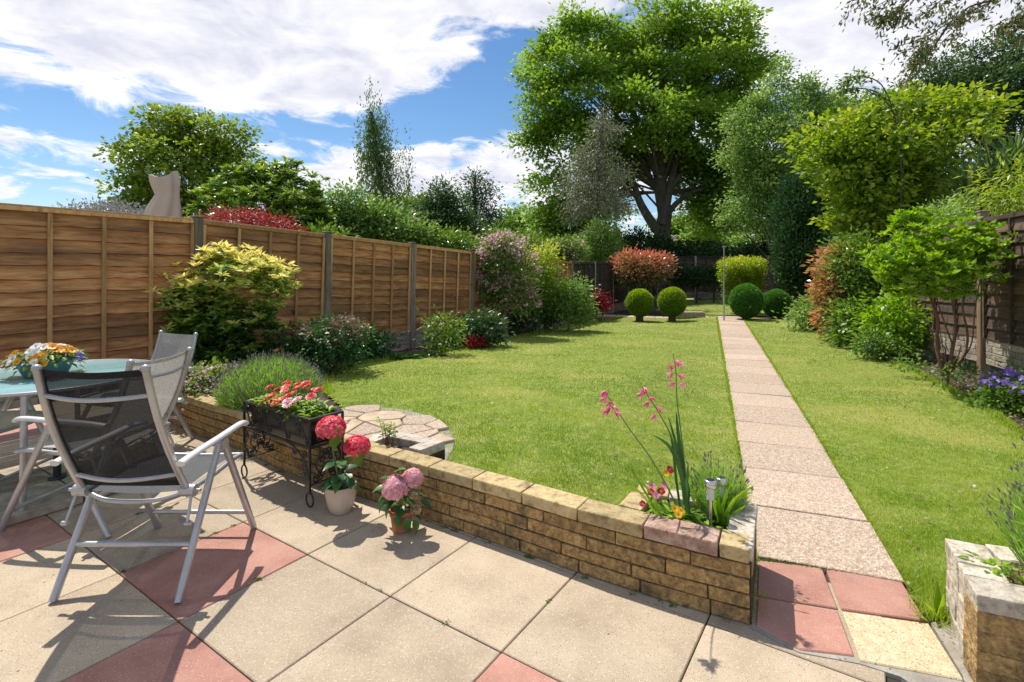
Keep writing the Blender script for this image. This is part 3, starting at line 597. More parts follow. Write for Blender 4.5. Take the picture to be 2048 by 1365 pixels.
def boxplanter(name, label, corners, zb, courses, pick, soilz, plantname=None, w=.10):
    """little raised box; corners run clockwise, sides given as polyline (open at the low wall)"""
    c = sum(corners, Vector((0, 0, 0)))/len(corners); t = thing(name, label, 'planter', (c.x, c.y, zb)); mb = MB(); m2 = MB(); z = zb; hh = (ZC-.062-zb)/courses
    for k in range(courses): stone_course(mb, corners, z, hh, .24, w, 0, phase=(k % 2)*.5); z += hh
    for i in range(len(corners)-1):
        a, b = corners[i], corners[i+1]; tt = (b-a).normalized(); n = Vector((-tt.y, tt.x, 0)); e = .006 if i < len(corners)-2 else .0
        stone_course(m2, [a+tt*(w+.004 if i > 0 else 0), b], z+.002, .06, .30, w+.008, -.005, cop=True, pick=pick)
    mb.build('stone_courses', [M['stone'], M['stonered']], t, world=True, bevel=.005); m2.build('coping', [M['coping'], M['copgrey']], t, world=True, bevel=.005, seg=2)
    m3 = MB(); m3.prism([(p.x, p.y) for p in corners], zb, soilz); m3.build('soil_fill', M['soil'], t, world=True)
    return t
def gC(x, y): return G(x, y, z=ZC)
# planter behind the wall by the crazy paving (walks with the outside on its right)
ca = [Vector((*gC(806, 903).xy, 0))+Vector((.10, .02, 0)), Vector((*gC(890, 881).xy, 0)), Vector((*gC(776, 859).xy, 0)), Vector((*gC(722, 880).xy, 0))]
boxplanter('stone_planter', 'small square stone planter on the crazy paving behind the low wall', ca, .12, 2, lambda s, T: 1, .26)
# corner planter at the path end
cb_ = [Vector((.972, 2.115, 0)), Vector((*gC(1513, 1004).xy, 0)), Vector((*gC(1277, 967).xy, 0)), Vector((*gC(1240, 1010).xy, 0))]
boxplanter('stone_planter', 'corner stone planter at the end of the low wall beside the path', cb_, 0.0, 4, lambda s, T: random.choice([0, 1]), .255)
# right-hand planter wall
def rightwall():
    a = Vector((1.80, 2.16, 0)); b = Vector((1.595, 1.79, 0)); c = Vector((2.35, 1.45, 0)); d = Vector((2.6, 1.86, 0))
    t = thing('garden_wall', 'pale walling stone planter wall at the right edge of the patio', 'wall', (b.x, b.y, 0)); mb = MB(); z = 0
    for k in range(4): stone_course(mb, [a, b+(a-b).normalized()*.122], z, .068, .34, .12, 0, gap=.002, phase=(k % 2)*.5, mi=1); z += .068
    z = 0
    for k in range(4): stone_course(mb, [b, c], z, .068, .32, .12, 0, gap=.002, phase=(k % 2)*.5, mi=0); z += .068
    e = a+(d-a).normalized()*.1; z = 0
    for k in range(4): stone_course(mb, [d, a+(d-a).normalized()*.0], z, .068, .32, .12, .0, gap=.002, phase=(k % 2)*.5, mi=0); z += .068
    mb.build('stone_courses', [M['stone'], M['copgrey']], t, world=True, bevel=.003, seg=2)
    m2 = MB(); stone_course(m2, [a, b+(a-b).normalized()*.13], z+.002, .058, .2, .128, -.004, gap=.003, cop=True); stone_course(m2, [b, c], z+.002, .058, .32, .128, -.004, gap=.003, cop=True)
    stone_course(m2, [d, a+(d-a).normalized()*.128], z+.002, .058, .32, .128, -.004, gap=.003, cop=True)
    m2.build('coping', M['copgrey'], t, world=True, bevel=.005, seg=2)
    m3 = MB(); m3.prism([(b.x+.07, b.y+.03), (c.x, c.y+.06), (d.x, d.y-.04), (a.x+.06, a.y-.05)], 0, .285); m3.build('soil_fill', M['soil'], t, world=True)
    return a, b, c, d
RW = rightwall()

# ================================================================== FENCES
def wavy_board(mb, x0, x1, zt, zb, y, tilt, th, seed, tint, mi=0, nseg=14, wav=.014, mimo=None):
    """overlapping lap board with an uneven lower edge, garden side is -y"""
    vs = []; n = nseg; shade_h = .006
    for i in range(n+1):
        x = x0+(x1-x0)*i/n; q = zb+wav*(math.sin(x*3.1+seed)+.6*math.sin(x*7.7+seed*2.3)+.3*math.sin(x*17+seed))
        vs += [(x, y+th*.3, zt), (x, y-tilt, q), (x, y-tilt+th, q), (x, y+th*1.2, zt), (x, y-tilt*(1-shade_h/(zt-q)), q+shade_h*(1+.7*math.sin(x*23+seed*5)))]
    fs = []
    for i in range(n):
        b = i*5; fs += [(b, b+5, b+9, b+4), (b+2, b+7, b+8, b+3)]
    mb.add(vs, [f[::-1] for f in fs], mi, tint)
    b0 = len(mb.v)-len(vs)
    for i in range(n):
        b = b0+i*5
        for f in ((b+4, b+9, b+6, b+1), (b+1, b+6, b+7, b+2)): mb.f.append(list(f[::-1])); mb.m.append(1); mb.t.append(tint); mb.sm.append(False)  # lower-edge strip coloured dark as the shade below the lap
def panel(fence, L, zt, hb, mat, bmat, pos, boards=11, nb=3, cap=True, bt=.02):
    mb = MB(); bh = (hb-.04)/boards; sd = random.random()*40
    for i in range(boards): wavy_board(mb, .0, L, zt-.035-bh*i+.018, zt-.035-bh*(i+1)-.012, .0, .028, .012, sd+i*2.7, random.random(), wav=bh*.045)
    p = mb.build('panel', [M[mat], M['lapshade']], fence); p.location = pos
    bb = MB(); bb.box((L/2, -.028, zt-.02), (L-.004, .034, .038), tint=random.random())
    for i in range(nb+2):
        x = .02+(L-.04)*i/(nb+1); bb.box((x, -.042, zt-.04-(hb-.04)/2), (.036, bt, hb-.05), tint=random.random())
    o = bb.build('batten', M[bmat], p, bevel=.002)
    if cap:
        cc = MB(); cc.box((L/2, -.006, zt+.008), (L, .062, .018), tint=random.random()); cc.build('capping', M[bmat], p, bevel=.002)
    return p
def gravelboard(fence, L, zt, h, pos, mat='gravel', rows=4):
    mb = MB(); mb.box((L/2, .012, zt-h/2), (L, .03, h)); rh = h/rows
    for r in range(rows):
        x = .01
        while x < L-.03:
            l = min(random.uniform(.14, .38), L-x-.005); mb.box((x+l/2, -.006, zt-rh*(r+.5)), (l-.008, .02, rh-.008), tint=random.random(), jit=.003); x += l
    o = mb.build('gravel_board', M[mat], fence, bevel=.004); o.location = pos; return o
def fence_run(name, label, pts, tops, pm, bm_, post, hb=1.5, board=.3, boards=11, nb=3, pw=.095, posth=.03, gb=True, capping=True, skip=()):
    a0 = Vector(pts[0]); t = thing(name, label, 'fence', (a0[0], a0[1], 0))
    for i in range(len(pts)):
        p = Vector(pts[i]); q = Vector(pts[min(i+1, len(pts)-1)]) if i < len(pts)-1 else p; pr = Vector(pts[i-1]) if i else p
        d = (q-p) if i < len(pts)-1 else (p-pr); ang = math.atan2(d.y, d.x)
        mb = MB(); zt = tops[i]+posth; zb = float(gz(p.x, p.y))-.1
        mb.box((0, -.012, (zt+zb)/2), (pw, pw, zt-zb), tint=random.random()); 
        if post != 'cpost': mb.box((0, -.012, zt+.011), (pw+.015, pw+.015, .02), tint=random.random())
        o = mb.build('post', M[post], t, bevel=.006); o.location = (p.x-a0.x, p.y-a0.y, 0); o.rotation_euler = (0, 0, ang)
        if i < len(pts)-1 and i not in skip:
            L = d.length-pw-.004; s = d.normalized()*(pw/2+.002); zt2 = tops[min(i+1, len(tops)-1)]
            pp = panel(t, L, 0, hb, pm, bm_, (p.x+s.x-a0.x, p.y+s.y-a0.y, tops[i]), boards, nb, capping)
            slope = math.atan2((zt2-tops[i]), L); pp.rotation_euler = (0, -slope, ang)
            if gb:
                g = gravelboard(t, L, 0, board, (p.x+s.x-a0.x, p.y+s.y-a0.y, tops[i]-hb-.004)); g.rotation_euler = (0, -slope, ang)
    return t
th = .53366; LP = [(-3.629+1.83*k*math.sin(th), 5.994+1.83*k*math.cos(th)) for k in range(-3, 6)]
LT = [2.03, 2.02, 2.0, 1.995, 1.925, 1.85, 1.77, 1.70, 1.645]
far = [(1.745, 15.3), (2.68, 17.02), (3.60, 18.75), (4.50, 20.4), (5.4, 22.1), (6.3, 23.8), (6.95, 25.1)]
fence_run('garden_fence', 'tall warm brown overlap panel fence with timber posts along the left border', [Vector(p) for p in LP+[far[0]]], LT+[1.60], 'fence', 'batten', 'post', boards=12)
fence_run('garden_fence', 'dark stained panel fence with pale concrete posts beyond the brown fence', [Vector(p) for p in far], [1.60, 1.62, 1.64, 1.65, 1.65, 1.65, 1.65], 'darkfence', 'darkfence', 'cpost', boards=11, pw=.085)
fence_run('garden_fence', 'weathered grey-brown fence with concrete posts across the far end of the garden', [Vector((7.0+1.9*i, 25.2+.1*i)) for i in range(7)], [1.98]*7, 'brownfence', 'darkfence', 'cpost', hb=1.7, pw=.10)
RP = [Vector((5.02, 3.25)), Vector((5.60, 5.04)), Vector((6.20, 6.84)), Vector((6.80, 8.78)), Vector((7.45, 10.65)), Vector((8.1, 12.5)), Vector((8.8, 14.4)), Vector((9.5, 16.3)), Vector((10.2, 18.2)), Vector((10.9, 20.1)), Vector((11.6, 22.0)), Vector((12.3, 23.9))]
fence_run('garden_fence', 'dark brown waney lap fence with weathered posts along the right border', RP[::-1], [1.95]*8+[2.0, 2.08, 2.1, 2.12], 'brownfence', 'brownfence', 'brownpost', hb=1.55, board=.33, boards=10, nb=2, pw=.10, posth=.10)

# ================================================================== PATIO FURNITURE
def grid_sheet(mb, f, nu, nv, mi=0):
    vs = [f(i/nu, j/nv) for i in range(nu+1) for j in range(nv+1)]
    mb.add(vs, [(i*(nv+1)+j, (i+1)*(nv+1)+j, (i+1)*(nv+1)+j+1, i*(nv+1)+j+1) for i in range(nu) for j in range(nv)], mi, .5, True)
def chair(name, label, loc, rotz, fab='darkmesh', lean=1.0, group=None, topz=1.045, hem='hem'):
    """folding recliner, faces local +y"""
    t = thing(name, label, 'chair', loc, rotz, group); A = M['alu']
    bw = .225; top = (-.455*lean, topz)                     # y,z of the back posts' upper ends
    def post(s, u):                                          # u 0..1 up the post
        y = -.205+(top[0]+.205)*u-.030*math.sin(u*math.pi); z = .44+(top[1]-.44)*u; x = s*(bw+.012-.014*u); return Vector((x, y, z))
    for s in (-1, 1):
        m = MB(); m.tube([post(s, i/8) for i in range(9)], .0155, 10); m.lathe([(0, .012), (.012, .009), (.0185, 0), (.0185, -.012), (.015, -.014)], post(s, 1), 12)
        m.build('back_post', A, t)
        m = MB(); f, p = Vector((s*.272, -.325, .006)), Vector((s*.268, -.015, .575)); m.tube([f, f.lerp(p, .5), p], .0155, 8, flat=1.25, up=(0, 1, 0)); m.build('leg', A, t)
        m = MB(); f, p = Vector((s*.268, .33, .006)), Vector((s*.262, .045, .575)); m.tube([f, f.lerp(p, .5), p], .0155, 8, flat=1.25, up=(0, 1, 0)); m.build('leg', A, t)
        m = MB(); m.tube([(s*.246, .015, .58), (s*.29, .015, .58)], .026, 14); m.build('hinge', A, t, bevel=0)
        m = MB(); pts = [(s*.275, -.315, .600), (s*.278, -.2, .612), (s*.278, .0, .620), (s*.276, .13, .626), (s*.272, .205, .624), (s*.270, .232, .612)]
        m.tube(smoothpath(pts, 4), .021, 12, flat=.62, up=(0, 0, 1)); m.build('armrest', M['arm'], t)
        m = MB(); m.tube([(s*.215, -.205, .44), (s*.275, -.205, .44)], .027, 14); m.tube([(s*.262, -.205, .442), (s*.30, -.21, .442)], .008, 8)
        m.tube([(s*.262, -.215, .43), (s*.27, -.255, .335), (s*.272, -.262, .31)], .007, 6); m.tube([(s*.262, -.262, .315), (s*.288, -.262, .315)], .010, 8); m.build('pivot', A, t)
        m = MB(); m.tube(smoothpath([(s*.225, -.215, .43), (s*.228, 0, .425), (s*.226, .19, .435), (s*.224, .285, .425)], 4), .0135, 8); m.build('seat_rail', A, t)
    for u, r in ((.80, .0095), (.155, .0095)):
        m = MB(); a, b = post(-1, u), post(1, u); m.tube([a.lerp(b, k/10)+Vector((0, -.045*math.sin(math.pi*k/10), -.012*math.sin(math.pi*k/10))) for k in range(11)], r, 8); m.build('crossbar', A, t)
    for pts, r in (([(-.225, .285, .425), (0, .292, .418), (.225, .285, .425)], .0125), ([(-.225, -.2, .43), (-.1, -.235, .405), (.1, -.235, .405), (.225, -.2, .43)], .010), ([(-.272, -.218, .20), (.272, -.218, .20)], .0125), ([(-.268, .275, .115), (.268, .275, .115)], .0115)):
        m = MB(); m.tube(smoothpath(pts, 5), r, 8); m.build('stretcher', A, t)
    m = MB(); off = Vector((0, .012, 0))
    def back(u, v): p = post(-1, .04+.945*u).lerp(post(1, .04+.945*u), v); sg = math.sin(math.pi*v); return p+Vector((0, -.030*sg*(.35+.65*u), -.010*sg*u))+off
    grid_sheet(m, back, 14, 12); m.build('back_sling', M[fab], t)
    for u0, u1 in ((.0, .06), (.95, 1.0)):
        m = MB(); grid_sheet(m, lambda u, v: back(u0+(u1-u0)*u, v)+Vector((0, -.003, 0)), 2, 12); m.build('sling_hem', M[hem], t)
    for s in (0, 1): m = MB(); grid_sheet(m, lambda u, v: back(u, s*.945+.055*v)+Vector((0, -.003, 0)), 14, 1); m.build('sling_hem', M[hem], t)
    m = MB(); grid_sheet(m, lambda u, v: Vector((-.222+.444*v, -.21+.50*u, .442+.012*math.sin(u*3.1)-.016*math.sin(math.pi*v)-(.018 if u > .96 else 0))), 12, 10); m.build('seat_sling', M['seatmesh' if fab == 'darkmesh' else fab], t)
    return t
GRP = 'folding garden chairs round the patio table'
chair('garden_chair', 'folding garden chair with dark mesh sling in the open foreground, seen from behind', (-1.71, 2.575, 0), R(-.5), 'darkmesh', 1.0, GRP)
chair('garden_chair', 'pale grey sling chair just behind the dark mesh chair, turned towards the table', (-2.46, 3.10, 0), R(84), 'greymesh', .9, GRP, .94, 'greymesh')
chair('garden_chair', 'pale grey high backed chair on the far side of the glass table', (-3.08, 4.22, 0), R(158), 'greymesh', .85, GRP, .88, 'greymesh')
chair('garden_chair', 'pale sling chair under the left side of the glass table', (-3.16, 3.43, 0), R(-82), 'greymesh', .95, GRP, .60, 'greymesh') if False else None
chair('garden_chair', 'pale sling chair at the left picture edge, its armrests under the table edge', (-3.50, 3.42, 0), R(-88), 'greymesh', .95, GRP, .97, 'greymesh')

def table():
    c = Vector((-3.10, 3.53, 0)); t = thing('patio_table', 'round aqua glass patio table with grey metal rim and legs', 'table', c)
    m = MB(); m.lathe([(0, .715), (.575, .715), (.578, .718), (.578, .722), (.575, .725), (0, .725)], (0, 0, 0), 64); m.build('table_top', M['glass'], t)
    m = MB(); m.lathe([(.572, .712), (.590, .708), (.600, .717), (.596, .729), (.580, .730), (.578, .712), (.572, .712)], (0, 0, 0), 72); m.build('rim', M['alu'], t)
    for a in (-62, 28, 118, 208):
        ca_, sa = math.cos(R(a)), math.sin(R(a)); m = MB(); m.tube(smoothpath([(.40*ca_, .40*sa, .705), (.56*ca_, .56*sa, .5), (.60*ca_, .60*sa, .0)], 5) if False else [(.575*ca_, .575*sa, .708), (.585*ca_, .585*sa, .35), (.60*ca_, .60*sa, .004)], .020, 10, flat=.8); m.build('leg', M['alu'], t)
    for a in (-62, 28):
        ca_, sa = math.cos(R(a)), math.sin(R(a)); m = MB(); m.tube([(.57*ca_, .57*sa, .69), (-.57*ca_, -.57*sa, .69)], .012, 8); m.build('brace', M['alu'], t)
table()
def parasol_base():
    c = Vector((-3.02, 3.46, 0)); t = thing('parasol_base', 'parasol foot of four grey concrete slabs with a short black tube under the table', 'parasol base', c, R(-33))
    for i in (-1, 1):
        for j in (-1, 1): m = MB(); m.box((i*.235, j*.235, .028), (.46, .46, .05), tint=random.random()); m.build('base_slab', M['gravel'], t, bevel=.004)
    m = MB(); m.tube([(0, 0, .05), (0, 0, .40)], .022, 12); m.lathe([(0, .02), (.05, .018), (.05, 0)], (0, 0, .053), 16); m.build('pole_socket', M['iron'], t)
    m = MB(); m.tube([(0, 0, .30), (.07, 0, .30)], .008, 8); m.lathe([(0, .02), (.022, .012), (.022, -.012), (0, -.02)], (.075, 0, .30), 10); m.build('knob', M['iron'], t)
parasol_base()

# ---- flowers
def flower_mesh(name, petals, r, w, cup, mat, center=None, cr=.2, layers=1):
    mb = MB()
    for la in range(layers):
        rr = r*(1-.25*la)
        for k in range(petals):
            a = 2*math.pi*(k+.5*la)/petals; d = Vector((math.cos(a), math.sin(a), 0)); b = Vector((-d.y, d.x, 0)); z = cup+.25*la
            p = [d*rr*.12, d*rr*.6+b*w*.5+Vector((0, 0, rr*z*.6)), d*rr+b*w*.25+Vector((0, 0, rr*z*.8)), d*rr-b*w*.25+Vector((0, 0, rr*z*.8)), d*rr*.6-b*w*.5+Vector((0, 0, rr*z*.6))]
            mb.add(p, [(0, 1, 2, 3, 4)], 0, random.random())
    if center:
        mb.lathe([(0, r*.22), (r*cr*.7, r*.18), (r*cr, r*.04), (r*cr*.6, 0)], (0, 0, 0), 8, mi=1)
    me_o = mb.build(name, [mat]+([center] if center else []), None); return me_o
def place(proto, parent, p, nrmv, s=1.0):
    o = proto.copy(); C.objects.link(o); o.parent = parent; o.matrix_basis = Matrix.Translation(Vector(p)) @ Vector(nrmv).to_track_quat('Z', 'Y').to_matrix().to_4x4() @ Matrix.Scale(s, 4) @ Matrix.Rotation(random.random()*6.28, 4, 'Z'); return o
def discard(o): bpy.data.objects.remove(o)
def big_leaves(mb, specs, mi=0):
    """ovate folded, arching leaves: (base, direction, length, width, droop)"""
    for b, d, L, w, dr in specs:
        b = Vector(b); d = Vector(d).normalized(); side = d.cross(Vector((0, 0, 1))).normalized() if abs(d.z) < .95 else Vector((1, 0, 0)); up = side.cross(d)
        n = 6; vs = []
        for i in range(n+1):
            u = i/n; ww = w*.5*math.sin(math.pi*min(1, u**.75))*(1 if u < 1 else 0)+.001; c = b+d*L*u+up*(-dr*L*u*u); vs += [c-side*ww+up*ww*.35, c, c+side*ww+up*ww*.35]
        fs = []
        for i in range(n): a = i*3; fs += [(a, a+3, a+4, a+1), (a+1, a+4, a+5, a+2)]
        mb.add(vs, fs, mi, random.random(), True)
def fleaves(n, c, r, L, w, zlo=-.2, droop=.3):
    out = []
    for _ in range(n):
        a = random.random()*6.283; e = random.uniform(zlo, .9); d = Vector((math.cos(a), math.sin(a), e)); b = Vector(c)+Vector((math.cos(a)*r[0]*random.random(), math.sin(a)*r[0]*random.random(), r[1]*random.random())); out.append((b, d, L*random.uniform(.7, 1.2), w*random.uniform(.7, 1.2), droop*random.uniform(.5, 1.6)))
    return out

def pansy_bowl():
    base = Vector((W(97, 757, 3.52).x, 3.50, .726)); k = thing('flower_bowl', 'round teal plastic bowl standing on the glass table', 'plant bowl', base)
    m = MB(); m.lathe([(0, 0), (.105, 0), (.115, .01), (.150, .085), (.165, .105), (.170, .118), (.160, .118), (.150, .10), (.1, .09), (0, .09)], (0, 0, 0), 36); m.build('bowl', M['bluepot'], k)
    t = thing('pansy_plant', 'mound of yellow, white and red pansies filling the teal bowl', 'pansies', base+Vector((0, 0, .09)))
    m = MB()
    for _ in range(330):
        a = random.random()*6.283; r = .20*math.sqrt(random.random()); z = .075*(1-(r/.22)**2)+random.uniform(-.03, .02); d = Vector((math.cos(a)*.8, math.sin(a)*.8, random.uniform(-.5, .8))); big_leaves(m, [((r*math.cos(a), r*math.sin(a), z), d, .04, .02, .2)])
    for _ in range(40):
        a = random.random()*6.283; d = Vector((math.cos(a), math.sin(a), random.uniform(-.9, .1))); big_leaves(m, [(d*.17+Vector((0, 0, .04)), d, .05, .022, .3)])
    m.build('foliage', LM['mid'], t)
    P = {c: flower_mesh('flower', 5, .021, .024, .25, LM[c], LM['maroon'] if c in ('white',) else (LM['maroon'] if c == 'yellow' else None), .16) for c in ('yellow', 'white', 'redp', 'purple')}
    for i in range(98):
        a = random.random()*6.283; r = .215*random.random()**.55; x, y = r*math.cos(a), r*math.sin(a); z = .105-.10*(r/.22)**2.2+random.uniform(-.012, .018)
        if x < -.13: c = 'redp'
        elif x > .15 and random.random() < .45: c = 'purple'
        elif y < -.02 and random.random() < .62 and x < .08: c = 'white'
        else: c = 'yellow' if random.random() < .88 else 'white'
        place(P[c], t, (x, y, z), (x*1.6, y*1.6-.12, .22+random.random()*.1), random.uniform(1.1, 1.55))
    for o in P.values(): discard(o)
pansy_bowl()

def spiral(c, r, turns, ax, ay, start=0.0, n=26, rmin=.25):
    c = Vector(c); ax, ay = Vector(ax), Vector(ay)
    return [c+(ax*math.cos(start+turns*6.283*i/n)+ay*math.sin(start+turns*6.283*i/n))*r*(1-(1-rmin)*i/n) for i in range(n+1)]
def plant_stand():
    A = Vector((-1.85, 3.60, 0)); B = Vector((-1.225, 3.155, 0)); dx = (B-A); L = dx.length; ang = math.atan2(dx.y, dx.x)
    t = thing('plant_stand', 'black wrought iron plant stand with scrolls and ring feet against the low wall', 'plant stand', A, ang); D = .235; Z = .525
    I = M['iron']; X = Vector((1, 0, 0)); Y = Vector((0, 1, 0)); U = Vector((0, 0, 1))
    for x in (0, L):
        for y in (0, D): 
            m = MB(); m.box((x, y, (Z+.085)/2), (.013, .013, Z-.085)); o = X if x == 0 else X
            m.tube([Vector((x, y, .045))+(X*(1 if x == 0 else 1)*math.sin(a)*.0+X*math.cos(a)*.036+U*math.sin(a)*.042) for a in [2*math.pi*i/20 for i in range(21)]], .0055, 6, cap=False); m.build('leg', I, t)
    m = MB()
    for z in (Z, Z-.17):
        for a, b in (((0, 0), (L, 0)), ((0, D), (L, D)), ((0, 0), (0, D)), ((L, 0), (L, D))):
            c = Vector(((a[0]+b[0])/2, (a[1]+b[1])/2, z)); m.box(c, (abs(b[0]-a[0])+.014 if a[1] == b[1] else .010, abs(b[1]-a[1]) if a[0] == b[0] else .010, .014))
    for x in (0, L): m.tube([(x, 0, .13), (x, D, .13)], .005, 6)
    m.build('rail', I, t)
    m = MB()
    def scr(c, r, ax, ay, st=0, turns=1.35, th=.0055): m.tube(spiral(c, r*1.2, turns, ax, ay, st), th, 5)
    for y in (0, D):
        yy = y-.006 if y == 0 else y+.006
        for i in range(4):                                   # S scrolls on the long sides
            x = .06+i*(L-.12)/3.0; m.tube(smoothpath([(x-.035, yy, Z-.035), (x-.01, yy, Z-.06), (x+.015, yy, Z-.10), (x+.035, yy, Z-.135)], 4), .0045, 5)
            scr((x-.055, yy, Z-.045), .022, X, U, 0); scr((x+.055, yy, Z-.128), .022, -X, -U, 0)
        m.tube(smoothpath([(.0, yy, Z-.36), (.05, yy, Z-.25), (.17, yy, Z-.185), (.25, yy, Z-.172)], 5), .006, 6); m.tube(smoothpath([(L, yy, Z-.36), (L-.05, yy, Z-.25), (L-.17, yy, Z-.185), (L-.25, yy, Z-.172)], 5), .006, 6)
        for s, x in ((1, 0), (-1, L)):
            scr((x+s*.045, yy, Z-.21), .020, X*s, -U); scr((x+s*.036, yy, Z-.33), .020, X*s, U); scr((x+s*.15, yy, Z-.21), .018, -X*s, -U)
    for x in (0, L):
        for s in (1, -1):                                     # stacked scrolls on the short ends
            yc = D/2; 
            for k, z in enumerate((Z-.215, Z-.26, Z-.30, Z-.345)): scr((x, yc+s*.022*(1 if k % 2 else -1.0)+s*.012, z), .021, Y*s, U if k % 2 else -U)
            m.tube(smoothpath([(x, yc+s*.03, Z-.2), (x, yc+s*.075, Z-.29), (x, yc+s*.03, Z-.37), (x, yc+s*.09, .14)], 5), .0045, 5); scr((x, yc+s*.075, .155), .02, -Y*s, U); scr((x, yc+s*.08, Z-.06), .02, Y*s, U); scr((x, yc+s*.05, Z-.12), .02, -Y*s, -U)
    m.build('scrollwork', I, t)
    # trough
    ax = Vector((math.cos(ang), math.sin(ang), 0)); ay = Vector((-math.sin(ang), math.cos(ang), 0)); P = A+ax*L/2+ay*D/2
    tr = thing('planter_trough', 'glossy black trough hanging in the wrought iron stand', 'trough', P+U*(Z-.185), ang); m = MB(); l, w = L/2-.016, D/2-.014
    def ring(l, w, z): return [(-l, -w, z), (l, -w, z), (l, w, z), (-l, w, z)]
    vs = ring(l*.86, w*.72, 0)+ring(l, w, .178)+ring(l+.010, w+.010, .180)+ring(l+.010, w+.010, .192)+ring(l-.008, w-.008, .192)+ring(l-.012, w-.012, .14)
    fs = [(3, 2, 1, 0)]+[(4*k+i, 4*k+(i+1) % 4, 4*k+4+(i+1) % 4, 4*k+4+i) for k in range(5) for i in range(4)]+[(20, 21, 22, 23)]
    m.add(vs, fs); m.build('trough_body', M['trough'], tr, bevel=.003)
    m = MB(); m.box((0, 0, .143), (l*2-.03, w*2-.03, .02)); m.build('soil_fill', M['soil'], tr)
    z = thing('zinnia_plant', 'bushy red, orange and pink zinnias growing in the black trough', 'zinnias', P+U*(Z-.02), ang); m = MB()
    for _ in range(620):
        x = random.uniform(-.31, .31); y = random.uniform(-.10, .10); e = 1-(x/.42)**2; zz = random.uniform(-.02, .085)*e; a = random.random()*6.283
        big_leaves(m, [((x, y, zz), (math.cos(a), math.sin(a), random.uniform(-.1, .9)), .05, .019, .25)])
    m.build('foliage', LM['fresh'], z); st = MB()
    RF = [flower_mesh('flower', 11, .030, .014, .15, LM['redp'], LM['yellow'], .28, 2), flower_mesh('flower', 12, .029, .014, .15, LM['redp'], LM['redp'], .2, 3), flower_mesh('flower', 11, .030, .014, .2, LM['hydpink'], None, .2, 3)]
    fl = [(-.20, -.04, .13, 1), (-.16, .06, .15, 0), (-.22, .03, .10, 1), (-.10, .02, .13, 0), (-.12, -.07, .09, 0), (-.05, .07, .15, 0), (-.03, -.03, .125, 0), (.0, .05, .14, 0), (.04, -.01, .12, 0), (.02, .09, .16, 1), (.07, .07, .15, 1), (-.06, -.09, .07, 0), (-.15, -.10, .06, 0), (.02, -.075, .09, 0), (.0, -.11, .065, 0), (.10, .10, .12, 1), (.21, .06, .15, 1), (.25, -.02, .125, 1), (.10, -.09, .09, 2), (.16, -.06, .10, 2), (.13, -.11, .075, 2), (.06, -.06, .115, 1), (-.19, .09, .13, 1), (-.08, .10, .14, 1)]
    for x, y, h, q in fl: place(RF[q], z, (x, y, h), (x*.8+random.uniform(-.2, .2), y*.5-.34, .8), random.uniform(.95, 1.25)); st.tube([(x*.8, y*.7, -.02), (x, y, h)], .0022, 4, cap=False)
    st.build('stem', M['greenstem'], z)
    for o in RF: discard(o)
plant_stand()

def hydrangea_head(name, c, r, mat, parent, n=260, rz=.85):
    rng = RNG; mb_v = []; d = nrm(rng.normal(size=(n, 3))+np.array([0, -.1, .25])); k = d[:, 2] > -.45; d = d[k]; n = len(d)
    p = d*np.array([r, r, r*rz])*(.76+.28*rng.random((n, 1))); V = []; T = []
    s = .0225*(.7+.6*rng.random(n)); a0 = rng.random(n)*6.28
    ref = nrm(np.cross(d, rng.normal(size=(n, 3)))); bt = np.cross(d, ref)
    for q in range(4):
        a = a0+q*math.pi/2; e = ref*np.cos(a)[:, None]+bt*np.sin(a)[:, None]; f = ref*np.cos(a+1.57)[:, None]+bt*np.sin(a+1.57)[:, None]; S = s[:, None]
        V += [np.stack([p, p+e*S*.6+f*S*.42+d*S*.18, p+e*S+d*S*.1, p+e*S*.6-f*S*.42+d*S*.18], 1)]; T.append(rng.random(n)*.6+.25*rng.random())
    V = np.concatenate(V).reshape(-1, 3)+np.array(c)-np.array(parent.location); return link(name, npmesh(name, V, np.arange(len(V)).reshape(-1, 4), mat, tint=np.concatenate(T)), parent)
